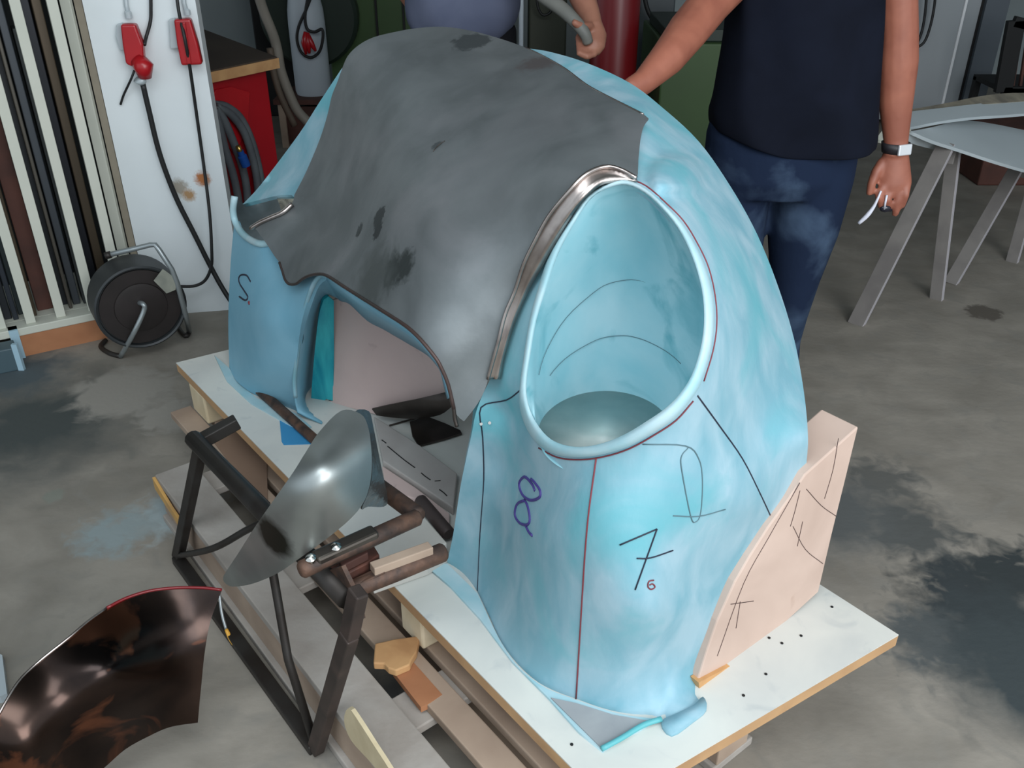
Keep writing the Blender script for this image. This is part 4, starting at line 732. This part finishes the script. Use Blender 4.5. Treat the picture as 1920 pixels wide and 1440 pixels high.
for xa in (-.2, .2):
    for ya in (5.78, 6.1):
        mb = MB(); mb.box(cx + xa, cx + xa + .04, ya, ya + .04, 0, cz - .03); mb.build('leg', M['brown_wood'], cs)
mb = MB(); mb.box(cx - .2, cx + .24, 5.8, 5.81, .02, cz - .05); mb.build('side_board', M['dark_wood'], cs)
jl = thing('cable_clamps', Yp(575, 70, 5.78), 'loop of black cable with red handled clamps hanging on gas cylinder', 'cable')
mb = MB(); mb.tube([Vector(q) for q in cr([Yp(585, -10, 5.8), Yp(573, 20, 5.8), Yp(560, 50, 5.8), Yp(557, 75, 5.8), Yp(565, 98, 5.8), Yp(582, 108, 5.8), Yp(598, 98, 5.8), Yp(605, 75, 5.8), Yp(604, 55, 5.8), Yp(590, 60, 5.8), Yp(576, 54, 5.8), Yp(572, 30, 5.8), Yp(578, -10, 5.8)], 5)], .009, 8); mb.build('cable_loop', M['black'], jl, True)
for q in (((573, 60), (570, 80), (574, 102)), ((576, 62), (584, 82), (592, 96)), ((575, 62), (578, 84), (580, 100))):
    mb = MB(); mb.tube([Yp(x, y, 5.76) for x, y in q], [.012, .018, .008], 10); mb.build('clamp_handle', M['red'], jl, True)
machine('control_cabinet', 992, 1062, 6.0, .6, 1.5, M['olive'], 'dark olive cabinet behind the two men', 'cabinet')
mb = MB(); x_ = Yp(977, 50, 4.4).x; mb.tube([(x_, 4.4, 0), (x_, 4.4, 2.2)], .011, 10); tag(mb.build('steel_post', M['cyl'], None, True), 'slim pale upright pole beside the man in slate shirt', 'pole')
mb = MB(); q = Yp(1152, 60, 5.2); mb.lathe([(.13, 0), (.13, 1.9), (.12, 1.92)], Vector((q.x, 5.2, 0)), (0, 0, 1), 32); tag(shade_auto(mb.build('red_cylinder', M['dark_red'], None, True)), 'dark red round column between the two men', 'column')
machine('grey_cabinet', 1196, 1262, 6.2, .6, 1.7, mat('slate_cab', (64, 72, 76), 0.5), 'slate grey cabinet right of the dark red column', 'cabinet')
g2 = thing('green_machine', Vector((Yp(1300, 150, 4.9).x, 5.2, 0)), 'low dark green machine behind the man in navy polo', 'machine')
a = Yp(1238, 150, 4.9).x; b = Yp(1420, 150, 4.9).x; mb = MB(); mb.box(a, b, 4.9, 5.7, 0, .78); bevel(mb.build('machine_body', M['green'], g2), .01)
mb = MB(); mb.box(a + .02, b, 4.95, 5.6, .78, .84); bevel(mb.build('machine_top', M['dark_green'], g2), .006)
cable('hanging_cable', [Yp(1005, -30, 5.9), Yp(1008, 10, 5.9), Yp(1018, 28, 5.9), Yp(1034, 20, 5.9), Yp(1040, -10, 5.9)], .008, 'small black cable loop hanging on the olive cabinet')
cable('hanging_cable', [Yp(1205, -30, 6.05), Yp(1215, 20, 6.05), Yp(1240, 55, 6.05), Yp(1275, 80, 6.05)], .014, 'dark cable sagging across the slate grey cabinet')
# right hand background
lk = thing('locker', Vector((Yp(1740, 100, 6.3).x, 6.5, 0)), 'tall pale grey locker behind the man with bright door edge', 'locker')
a = Yp(1600, 100, 6.3).x; b = Yp(1789, 100, 6.3).x
mb = MB(); mb.box(a, b, 6.3, 6.9, .05, 2.0); bevel(mb.build('locker_body', M['locker'], lk), .006)
mb = MB(); mb.box(b - .012, b + .004, 6.285, 6.3, .06, 1.99); mb.build('door_edge', mat('white_edge', (236, 238, 240), 0.3), lk)
mb = MB(); mb.box(b + .004, b + .22, 6.34, 6.9, .05, 2.0); bevel(mb.build('side_panel', M['locker'], lk), .004)
mb = MB(); mb.box(b + .12, b + .145, 6.33, 6.342, .05, 2.0); mb.build('door_gap', M['near_black'], lk)
x0_ = Yp(1835, 90, 6.3).x; mb = MB(); mb.box(x0_ - .02, x0_ + .13, 6.3, 6.5, 0, 3.3); tag(mb.build('trim_2', M['post']), kind='structure')
cable('hanging_cable', [Yp(1738, -30, 6.2), Yp(1735, 20, 6.2), Yp(1728, 60, 6.2), Yp(1716, 86, 6.2), Yp(1700, 95, 6.2)], .009, 'left black cable hanging in front of the grey locker')
cable('hanging_cable', [Yp(1755, -30, 6.2), Yp(1752, 10, 6.2), Yp(1744, 50, 6.2), Yp(1732, 80, 6.2), Yp(1712, 92, 6.2)], .009, 'right black cable hanging in front of the grey locker')
ch = thing('slatted_chair', Vector((Yp(1920, 160, 5.6).x, 5.6, 0)), 'dark slatted chair back at the right edge of the photo', 'chair')
def yb(p, q, y, wd, th): mb.bar(Yp(*p, y), Yp(*q, y), wd, th, up=(0, 1, 0))
mb = MB(); yb((1905, 38), (1880, 172), 5.6, .1, .04); bevel(mb.build('side_rail', M['near_black'], ch), .004)
mb = MB(); yb((1900, 40), (1990, 62), 5.6, .06, .04); bevel(mb.build('top_rail', M['near_black'], ch), .004)
mb = MB(); yb((1880, 168), (1990, 168), 5.6, .04, .04); bevel(mb.build('bottom_rail', M['near_black'], ch), .004)
for k in range(5):
    mb = MB(); yb((1914 + 14 * k, 60), (1898 + 14 * k, 165), 5.61, .014, .02); mb.build('slat', M['dark_wood'], ch)
qx = Yp(1920, 160, 5.6).x
for dx in (-.12, .3):
    for dy in (5.6, 5.98):
        mb = MB(); mb.box(qx + dx, qx + dx + .04, dy - .02, dy + .02, 0, Yp(1900, 168, 5.6).z); mb.build('leg', M['near_black'], ch)
mb = MB(); mb.box(qx - .12, qx + .34, 5.58, 6.0, Yp(1900, 168, 5.6).z - .02, Yp(1900, 168, 5.6).z + .01); mb.build('seat', M['near_black'], ch)
mb = MB(); q = Yp(1895, 240, 5.0); mb.box(q.x - .1, q.x + .5, 5.0, 5.3, 0, .32); tag(bevel(mb.build('floor_crate', M['dark_wood']), .01), 'red brown crate on the floor behind the white body panels', 'crate')

# ================================================================= TRESTLES AND WHITE BODY PANELS
t1 = thing('trestle', Vector((1.6, 3.35, 0)), 'grey timber trestle nearest the man under the white panels', 'trestle', None)
def leg2(a, b, yt, parent, w_px):
    A = Zp(*a, 0.0); B = Yp(*b, yt); mb = MB(); d = (B - A).normalized(); view = Vector(ray(*a)).normalized(); up = (view + Vector((.55, .25, .1))).normalized()
    mb.bar(A - d * .01, B, w_px, .03, up=up); o = mb.build('leg', [M['grey_wood'], M['grey_wood_light']], parent)
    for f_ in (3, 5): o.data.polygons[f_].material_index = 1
    bevel(o, .002)
    return o
A1 = Zp(1603, 612, 0); 
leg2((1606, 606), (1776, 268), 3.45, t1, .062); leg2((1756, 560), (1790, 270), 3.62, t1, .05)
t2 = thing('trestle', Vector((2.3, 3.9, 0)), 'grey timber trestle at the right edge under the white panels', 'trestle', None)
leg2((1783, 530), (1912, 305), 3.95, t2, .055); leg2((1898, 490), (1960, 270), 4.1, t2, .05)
def top_beam(t, p, q, y0, y1):
    mb = MB(); mb.bar(Yp(*p, y0), Yp(*q, y1), .05, .07); bevel(mb.build('top_beam', M['grey_wood'], t), .003)
top_beam(t1, (1778, 290), (1796, 272), 3.5, 3.9); top_beam(t2, (1915, 318), (1990, 285), 4.0, 4.25)
def pz(px, py, y): return Yp(px, py, y)
wp = thing('white_body_panel', pz(1800, 290, 3.5), 'broad white moulded body panel lying on the trestles', 'body panel')
PW = {}
def ypatch(name, outline, ypts, m, parent, step=10, th=.012):
    P = np.array([[p[0] / 1000., p[1] / 1000.] for p in ypts]); val = np.array([1.0 / depth_plane(p[0], p[1], (0, p[2], 0), (0, 1, 0)) for p in ypts]); n = len(P)
    A = TPS.phi(P, P) + 1e-4 * np.eye(n); Q = np.hstack([np.ones((n, 1)), P]); s = np.linalg.solve(np.block([[A, Q], [Q.T, np.zeros((3, 3))]]), np.concatenate([val, np.zeros(3)]))
    def f(x, y):
        q = np.array([[x / 1000., y / 1000.]]); return float(1.0 / (TPS.phi(q, P) @ s[:-3] + np.hstack([np.ones((1, 1)), q]) @ s[-3:])[0])
    return patch(name, outline, f, m, parent, step=step, th=th)
ypatch('panel_skin', cr([(1708,246),(1750,238),(1800,226),(1850,230),(1930,246),(2000,262)], 3)[:-1] + cr([(2000,262),(2010,330),(1960,322)], 3)[:-1] + cr([(1960,326),(1920,318),(1860,300),(1800,280),(1750,264),(1708,246)], 3)[:-1], [(1708,246,3.35),(1800,226,3.75),(1930,246,4.0),(2000,262,4.1),(1960,325,3.6),(1860,300,3.45),(1780,274,3.4)], M['panel_white'], wp)
ypatch('panel_nose', cr([(1647,262),(1655,244),(1672,232),(1700,236),(1708,246),(1690,262)], 3, True), [(1647,262,3.3),(1672,232,3.4),(1708,246,3.36),(1690,262,3.3)], M['cream'], wp, 8)
ypatch('panel_return', [(1690,262),(1708,247),(1750,266),(1790,280),(1776,282),(1748,280),(1718,272)], [(1690,262,3.35),(1708,247,3.36),(1790,280,3.45),(1748,280,3.5)], M['panel_white'], wp, 8)
ws = thing('white_body_sill', pz(1800, 215, 3.8), 'long pale curved sill panel resting across the broad white panel', 'body panel')
ypatch('panel_skin', cr([(1660,218),(1700,210),(1760,203),(1820,196),(1880,190),(1940,188),(2000,190)], 3)[:-1] + cr([(2000,215),(1940,212),(1880,216),(1820,220),(1760,228),(1710,238),(1670,244),(1655,240),(1660,218)], 3)[:-1], [(1660,218,3.5),(1820,196,3.75),(2000,190,4.0),(2000,215,3.85),(1820,220,3.62),(1670,244,3.36)], M['panel_white'], ws)
ypatch('timber_liner', cr([(1660,212),(1720,203),(1780,192),(1840,180),(1900,174),(1960,176),(2000,180)], 3)[:-1] + cr([(2000,196),(1940,190),(1880,192),(1820,198),(1760,206),(1700,213),(1660,220)], 3)[:-1] + [(1660,220)], [(1660,212,3.55),(1840,180,3.85),(2000,180,4.1),(2000,196,4.0),(1820,198,3.76),(1660,220,3.5)], mat('liner_wood', (140, 134, 118), 0.7, c2=(96, 92, 84), scale=12, amt=0.9), ws)

# ================================================================= PEOPLE
def limb(mb, pts, r, r2=None, n=14, ref=None): mb.tube([Vector(p) for p in pts], r, n, r2, ref)
def ell(c, rx, ry, n=28, ax=(1, 0, 0), ay=(0, 1, 0), pw=2.0):
    c = Vector(c); ax = Vector(ax); ay = Vector(ay); out = []
    for k in range(n):
        a = 2 * math.pi * k / n; ca, sa = math.cos(a), math.sin(a)
        out.append(c + ax * (math.copysign(abs(ca) ** (2 / pw), ca) * rx) + ay * (math.copysign(abs(sa) ** (2 / pw), sa) * ry))
    return out
def ball(mb, c, rx, ry, rz, n=16):
    c = Vector(c); R_ = []
    for i in range(1, 10):
        a = -math.pi / 2 + math.pi * i / 10; R_.append(ell(c + Vector((0, 0, math.sin(a) * rz)), math.cos(a) * rx, math.cos(a) * ry, n))
    mb.rings(R_)
def fuse(o, vox=0.006, sm=4):
    r = o.modifiers.new('fuse', 'REMESH'); r.mode = 'VOXEL'; r.voxel_size = vox; r.use_smooth_shade = True
    s = o.modifiers.new('relax', 'SMOOTH'); s.factor = 0.5; s.iterations = sm
    return o
def head(mb, c):                   # head about 22 cm tall with brow, nose, mouth, chin and ears, facing -Y
    c = Vector(c); ball(mb, c + Vector((0, .01, .03)), .074, .092, .1); ball(mb, c + Vector((0, -.02, -.045)), .058, .065, .07)
    mb.tube([c + Vector((0, -.085, .01)), c + Vector((0, -.108, -.028)), c + Vector((0, -.085, -.036))], [.008, .014, .011], 10)
    for s in (-1, 1):
        ball(mb, c + Vector((.078 * s, .008, -.005)), .009, .02, .032); ball(mb, c + Vector((.03 * s, -.078, .012)), .014, .01, .009)
    mb.tube([c + Vector((-.05, -.07, .028)), c + Vector((0, -.086, .026)), c + Vector((.05, -.07, .028))], .009, 8)
    mb.tube([c + Vector((-.024, -.076, -.06)), c + Vector((0, -.086, -.059)), c + Vector((.024, -.076, -.06))], .007, 8)
    ball(mb, c + Vector((0, -.062, -.098)), .026, .02, .018)

# --- man in navy polo
MY = 2.5
def m1(px, py, dy=0.0): return Yp(px, py, MY + dy)
hipL, hipR = m1(1400, 290), m1(1525, 290)
man = thing('person', Vector((m1(1480, 262).x, MY, 0)), 'person in navy polo and blue jeans reaching over the buck, sunglasses in hand', 'person')
mb = MB(); tc = m1(1495, 100)
mb.rings([ell((hipL.x * .5 + hipR.x * .5, MY, .80), .13, .1), ell((tc.x - .01, MY, .95), .16, .11), ell((tc.x, MY, 1.1), .155, .105), ell((tc.x + .01, MY, 1.28), .165, .11), ell((tc.x + .01, MY, 1.4), .15, .09), ell((tc.x + .01, MY + .01, 1.46), .07, .06)])
hc1 = Vector((tc.x + .01, MY - .03, 1.63)); mb.tube([Vector((tc.x + .01, MY + .01, 1.42)), hc1 + Vector((0, .02, -.06))], .058, 16); head(mb, hc1)
for s, hp_ in ((-1, hipL), (1, hipR)):
    kn = m1(1376 if s < 0 else 1489, 520); kn.z = .48; an = m1(1345 if s < 0 else 1449, 772); an.y = MY + .02; an.z = .09; hp_.y = MY
    limb(mb, [Vector((hp_.x, MY, .86)), kn, an], [.07, .045, .034]); mb.tube([an + Vector((0, .04, -.04)), an + Vector((0, -.08, -.05)), an + Vector((.0, -.16, -.055))], [.03, .028, .02], 12, [.03, .02, .014])
# arm reaching to the buck (viewer's left)
arm_l = [Vector((tc.x - .17, MY + .01, 1.41)), Yp(1362, -25, 2.42), Yp(1333, 5, 2.38), Yp(1290, 58, 2.28), Yp(1252, 108, 2.18), Yp(1205, 155, 2.1), Yp(1178, 172, 2.07)]
limb(mb, arm_l, [.06, .052, .05, .047, .043, .03, .03], [.06, .054, .052, .05, .04, .026, .022])
hw = arm_l[-1]
mb.tube([hw, hw + Vector((-.05, -.02, -.02)), hw + Vector((-.085, -.03, -.035))], [.028, .04, .036], 12, [.02, .02, .016], ref=(0, 1, 0))
for k, (dx, dy) in enumerate(((-.03, .035), (-.045, .012), (-.045, -.012), (-.03, -.034))):
    p = hw + Vector((-.08, -.03 + dy, -.032)); mb.tube([p, p + Vector((-.03, 0, -.008)), p + Vector((-.055 + .3 * dx, 0, -.03))], [.0095, .009, .007], 8)
mb.tube([hw + Vector((-.03, -.04, -.02)), hw + Vector((-.06, -.065, -.035)), hw + Vector((-.085, -.07, -.05))], [.012, .011, .008], 8)
# hanging arm (viewer's right)
arm_r = [Vector((tc.x + .19, MY + .02, 1.41)), m1(1676, -60), m1(1683, 0), m1(1685, 60), m1(1684, 120), m1(1680, 195), m1(1680, 262), m1(1679, 290, -.005)]
limb(mb, arm_r, [.062, .052, .05, .05, .053, .046, .0345, .034], [.06, .05, .048, .046, .044, .036, .027, .026], ref=(1, 0, 0))
mb.tube([m1(1679, 285), m1(1678, 318, -.005), m1(1678, 345, -.01), m1(1677, 362, -.012)], [.035, .043, .047, .042], 16, [.025, .026, .026, .022], ref=(1, 0, 0))
fing = [((1653,352),(1648,372),(1652,386),(1660,382)), ((1668,357),(1664,376),(1667,388),(1672,378)), ((1684,356),(1683,376),(1680,398),(1677,404)), ((1700,346),(1698,366),(1692,384),(1686,388))]
for k, q in enumerate(fing):
    ys = (-.02, -.032, -.022, .005) if k != 2 else (-.02, -.028, -.024, -.02)
    mb.tube([m1(x, y, d_) for (x, y), d_ in zip(q, ys)], [.0118, .0112, .0102, .0088], 10)
mb.tube([m1(1657, 302, .0), m1(1643, 322, -.01), m1(1634, 345, -.018), m1(1629, 366, -.02)], [.016, .0145, .0125, .0095], 10)
bd_ = fuse(mb.build('body', M['tan_skin'], man, True), .0055, 3); bd_['label'] = 'tanned bare arms and hands'
mb = MB(); ball(mb, hc1 + Vector((0, .02, .05)), .082, .098, .095); o = fuse(mb.build('hair', M['hair'], man, True), .008, 2)
# polo
mb = MB()
def edgep(py, xl, xr): a, b = m1(xl, py), m1(xr, py); return ((a.x + b.x) / 2, (b.x - a.x) / 2, (a.z + b.z) / 2)
R_ = []
for py, xl, xr, dp in ((272,1330,1634,.155),(245,1328,1635,.155),(200,1336,1634,.155),(140,1348,1637,.155),(80,1362,1642,.15),(20,1370,1648,.148),(-50,1372,1652,.145)):
    cx_, rx_, z_ = edgep(py, xl, xr); R_.append(ell((cx_, MY, z_), rx_, dp, 40, pw=2.5))
last = R_[-1]; lc = sum(last, Vector()) / 40
R_.append(ell((lc.x, MY, 1.43), .19, .12, 40, pw=2.3)); R_.append(ell((lc.x, MY + .005, 1.475), .085, .075, 40))
for i, r in enumerate(R_):
    for k, p in enumerate(r):
        p += Vector((0, 1, 0)) * (.008 * math.sin(k * .9 + i * .7)) + Vector((1, 0, 0)) * (.004 * math.sin(k * 1.3 + i))
        if i <= 1: p.z += max(0.0, (lc.x - .02 - p.x)) * .3
mb.rings(R_, cap=False)
o = solid(mb.build('polo_shirt', M['navy'], man, True), .008, 0); sb = o.modifiers.new('sub', 'SUBSURF'); sb.levels = 1; sb.render_levels = 2
mb = MB(); mb.tube([arm_l[0] + Vector((.05, 0, .01)), arm_l[0], arm_l[0].lerp(arm_l[1], .8)], [.072, .074, .07], 16); mb.build('sleeve', M['navy'], man, True)
mb = MB(); mb.tube([arm_r[0] + Vector((-.05, 0, .01)), arm_r[0], arm_r[0].lerp(arm_r[1], .55)], [.072, .074, .068], 16); mb.build('sleeve', M['navy'], man, True)
# jeans
mb = MB(); ctr = (hipL.x + hipR.x) / 2
a, rr, zz = edgep(250, 1325, 1612); mb.rings([ell((a, MY, zz + .03), rr - .004, .14, 30), ell((a, MY, zz - .03), rr, .145, 30), ell((a, MY, .84), rr - .002, .142, 30), ell((a, MY, .79), rr - .012, .12, 30)])
for (cxs) in (((250,1325,1470),(330,1322,1448),(430,1330,1432),(520,1324,1424),(640,1312,1408),(772,1298,1392)), ((250,1460,1612),(330,1450,1598),(430,1440,1570),(520,1444,1536),(590,1446,1512),(640,1438,1502),(772,1404,1492))):
    RR = []
    for py, xl, xr in cxs:
        cx_, rx_, z_ = edgep(py, xl, xr); RR.append(ell((cx_, MY + (.0 if py < 600 else .02), max(z_, .03)), max(rx_, .055), max(rx_ * 1.05, .06), 24))
    mb.rings(RR)
o = fuse(mb.build('jeans', M['denim'], man, True), .008, 5); o['label'] = 'worn blue jeans with dusty thighs'
for s, hp_ in ((-1, hipL), (1, hipR)):
    mb = MB(); b_ = Vector((m1(1345 if s < 0 else 1449, 772).x, MY + .02, 0)); mb.rings([ell(b_ + Vector((0, -.06, .0)), .045, .135, 20), ell(b_ + Vector((0, -.06, .03)), .047, .137, 20), ell(b_ + Vector((0, -.04, .06)), .042, .11, 20), ell(b_ + Vector((0, .01, .1)), .045, .06, 20)]); mb.build('shoe', M['leather'], man, True)
stroke_seam = [[(1478,278),(1472,300),(1462,320),(1456,330)]]
# watch
wc = m1(1680, 276); wtd = (m1(1680, 262) - m1(1680, 290)).normalized()
watch = thing('wristwatch', wc, 'steel wristwatch with dark strap on the hanging wrist', 'watch')
mb = MB(); mb.rings([ell(wc + wtd * h_, .0385 + e, .031 + e, 28) for h_, e in ((-.014, -.002), (-.014, .001), (.014, .001), (.014, -.002))]); mb.build('strap', M['leather'], watch, True)
mb = MB(); fcz = wc + Vector((.014, -.0275, 0)); fn = Vector((.35, -.93, .1)).normalized(); fx = Vector((.93, .35, 0)).normalized()
mb.bar(fcz - fx * .022, fcz + fx * .022, .03, .008, up=fn); bevel(mb.build('watch_case', M['watch_face'], watch), .003)
# sunglasses
sg = thing('sunglasses', m1(1645, 385, -.03), 'folded sunglasses with white temples in the hanging hand', 'sunglasses')
mb = MB(); mb.tube([Vector(q) for q in cr([m1(1652, 358, -.035), m1(1646, 372, -.04), m1(1638, 388, -.04), m1(1626, 404, -.04), m1(1610, 419, -.035)], 4)], [.003, .003, .003, .0032, .0035, .0038, .004, .0045, .005, .0055, .006, .0065, .0065, .0065, .006, .0055, .005], 8); mb.build('temple', M['white_plastic'], sg, True)
mb = MB(); mb.tube([m1(1663, 366, -.04), m1(1660, 380, -.04), m1(1658, 392, -.035)], .003, 8); mb.build('temple', M['white_plastic'], sg, True)
mb = MB(); ball(mb, m1(1660, 391, -.03), .016, .008, .011); ball(mb, m1(1667, 391, -.02), .014, .008, .01); mb.build('lens', M['lens'], sg, True)

# --- man in slate shirt
M2 = 3.35
def m2(px, py, dy=0.0): return Yp(px, py, M2 + dy)
c2 = m2(872, 20); man2 = thing('person', Vector((c2.x, M2, 0)), 'person in slate blue shirt and dark trousers standing behind the grey panel', 'person')
mb = MB()
mb.rings([ell((c2.x, M2, .82), .13, .1), ell((c2.x, M2, 1.0), .16, .12), ell((c2.x, M2, 1.2), .165, .12), ell((c2.x, M2, 1.38), .17, .11), ell((c2.x, M2, 1.48), .13, .08), ell((c2.x, M2, 1.52), .06, .06)])
hc2 = Vector((c2.x + .02, M2 - .04, 1.68)); mb.tube([Vector((c2.x, M2, 1.47)), hc2 + Vector((0, .02, -.06))], .058, 16); head(mb, hc2)
for s in (-1, 1):
    kx = c2.x + .1 * s; limb(mb, [Vector((kx, M2, .88)), Vector((kx, M2 - .01, .48)), Vector((kx, M2 + .02, .09))], [.075, .052, .04]); an = Vector((kx, M2 + .02, .09))
    mb.tube([an + Vector((0, .04, -.04)), an + Vector((0, -.08, -.05)), an + Vector((0, -.16, -.055))], [.03, .028, .02], 12, [.03, .02, .014])
ar = [Vector((c2.x + .18, M2, 1.44)), Yp(1060, -75, 3.3), Yp(1082, -30, 3.2), Yp(1094, 0, 3.12), Yp(1108, 32, 3.06), Yp(1114, 55, 3.02)]
limb(mb, ar, [.058, .05, .046, .042, .033, .03], [.058, .05, .044, .038, .028, .026])
mb.tube([Yp(1113, 48, 3.03), Yp(1117, 66, 3.01), Yp(1114, 84, 2.99), Yp(1108, 97, 2.98)], [.03, .036, .036, .028], 14, [.026, .026, .028, .024], ref=(1, 0, 0))
for k in range(4):
    y_ = 98 - 9 * k; mb.tube([Yp(1117 - 2 * k, y_ + 2, 2.965 + .02 * k), Yp(1100 - 2 * k, y_ + 8 - 2 * k, 2.945 + .02 * k), Yp(1086 - k, y_ + 2, 2.955 + .02 * k), Yp(1086, y_ - 8, 2.975 + .02 * k)], [.0115, .011, .0105, .009], 10)
mb.tube([Yp(1108, 48, 3.0), Yp(1094, 50, 2.97), Yp(1082, 46, 2.96), Yp(1074, 40, 2.955)], [.014, .0135, .0125, .01], 10)
al = [Vector((c2.x - .19, M2, 1.44)), Vector((c2.x - .2, M2 + .1, 1.2)), Vector((c2.x - .1, M2 + .22, 1.02)), Vector((c2.x - .04, M2 + .22, .98))]
limb(mb, al, [.058, .048, .034, .03]); hw2 = al[-1]
mb.tube([hw2, hw2 + Vector((.03, -.04, -.03)), hw2 + Vector((.05, -.07, -.05))], [.03, .04, .034], 12, [.02, .022, .018])
for k in range(4):
    p = hw2 + Vector((.03 + .015 * k, -.075 + .008 * k, -.05)); mb.tube([p, p + Vector((.015, -.02, -.02)), p + Vector((.018, -.02, -.04))], [.01, .009, .007], 8)
mb.tube([hw2 + Vector((0, -.03, -.01)), hw2 + Vector((-.01, -.06, -.03)), hw2 + Vector((.0, -.08, -.045))], [.012, .011, .008], 8)
fuse(mb.build('body', M['skin'], man2, True), .0055, 3)
mb = MB(); ball(mb, hc2 + Vector((0, .02, .05)), .082, .098, .095); fuse(mb.build('hair', M['hair'], man2, True), .008, 2)
mb = MB(); R_ = []
def edge2(py, xl, xr): a, b = m2(xl, py), m2(xr, py); return ((a.x + b.x) / 2, (b.x - a.x) / 2, (a.z + b.z) / 2)
for py, xl, xr, dp in ((70,800,935,.15),(55,772,958,.17),(30,762,972,.18),(0,760,977,.18),(-40,764,972,.17),(-90,770,966,.15)):
    cx_, rx_, z_ = edge2(py, xl, xr); R_.append(ell((cx_, M2, z_), rx_, dp, 36, pw=2.3))
R_.append(ell((c2.x, M2, 1.48), .19, .11, 36)); R_.append(ell((c2.x, M2, 1.53), .08, .075, 36))
for i, r in enumerate(R_):
    for k, p in enumerate(r): p += Vector((0, .007 * math.sin(k * 1.1 + i), .003 * math.sin(k * 1.7)))
mb.rings(R_, cap=False); o = solid(mb.build('shirt', M['shirt'], man2, True), .006, 0); sb = o.modifiers.new('sub', 'SUBSURF'); sb.levels = 1; sb.render_levels = 2
mb = MB(); mb.tube([al[0] + Vector((.05, 0, .02)), al[0], al[0].lerp(al[1], .75)], [.07, .072, .066], 16); mb.build('sleeve', M['shirt'], man2, True)
mb = MB(); mb.tube([ar[0] + Vector((-.05, 0, .02)), ar[0], ar[0].lerp(ar[1], .5)], [.07, .072, .066], 16); mb.build('sleeve', M['shirt'], man2, True)
mb = MB(); cx_, rx_, z_ = edge2(60, 778, 972); mb.rings([ell((cx_, M2, z_ + .02), rx_ - .006, .14, 30), ell((cx_, M2, .92), rx_ - .004, .14, 30), ell((cx_, M2, .82), rx_ - .02, .12, 30)])
for s in (-1, 1):
    kx = cx_ + .1 * s; mb.rings([ell((kx, M2, .95), .095, .1, 24), ell((kx, M2, .7), .09, .095, 24), ell((kx, M2, .45), .075, .08, 24), ell((kx, M2 + .02, .04), .07, .08, 24)])
fuse(mb.build('trousers', M['trousers'], man2, True), .009, 4)
for s in (-1, 1):
    mb = MB(); b_ = Vector((c2.x + .1 * s, M2 + .02, 0)); mb.rings([ell(b_ + Vector((0, -.06, .0)), .045, .135, 20), ell(b_ + Vector((0, -.06, .03)), .047, .137, 20), ell(b_ + Vector((0, -.04, .06)), .042, .11, 20), ell(b_ + Vector((0, .01, .1)), .045, .06, 20)]); mb.build('shoe', M['leather'], man2, True)
tool = cr([Yp(985, -40, 3.14), Yp(1020, -8, 3.08), Yp(1055, 18, 3.02), Yp(1080, 42, 2.98), Yp(1096, 62, 2.965), Yp(1103, 80, 2.97)], 5)
mb = MB(); mb.tube([Vector(q) for q in tool], [.026 - .0004 * i for i in range(len(tool))], 12); tag(mb.build('curved_tool_handle', mat('grey_grip', (128, 128, 122), 0.55, c2=(108, 110, 106), scale=9, amt=0.6), None, True), 'grey curved tool handle gripped by the man in slate shirt', 'hand tool')
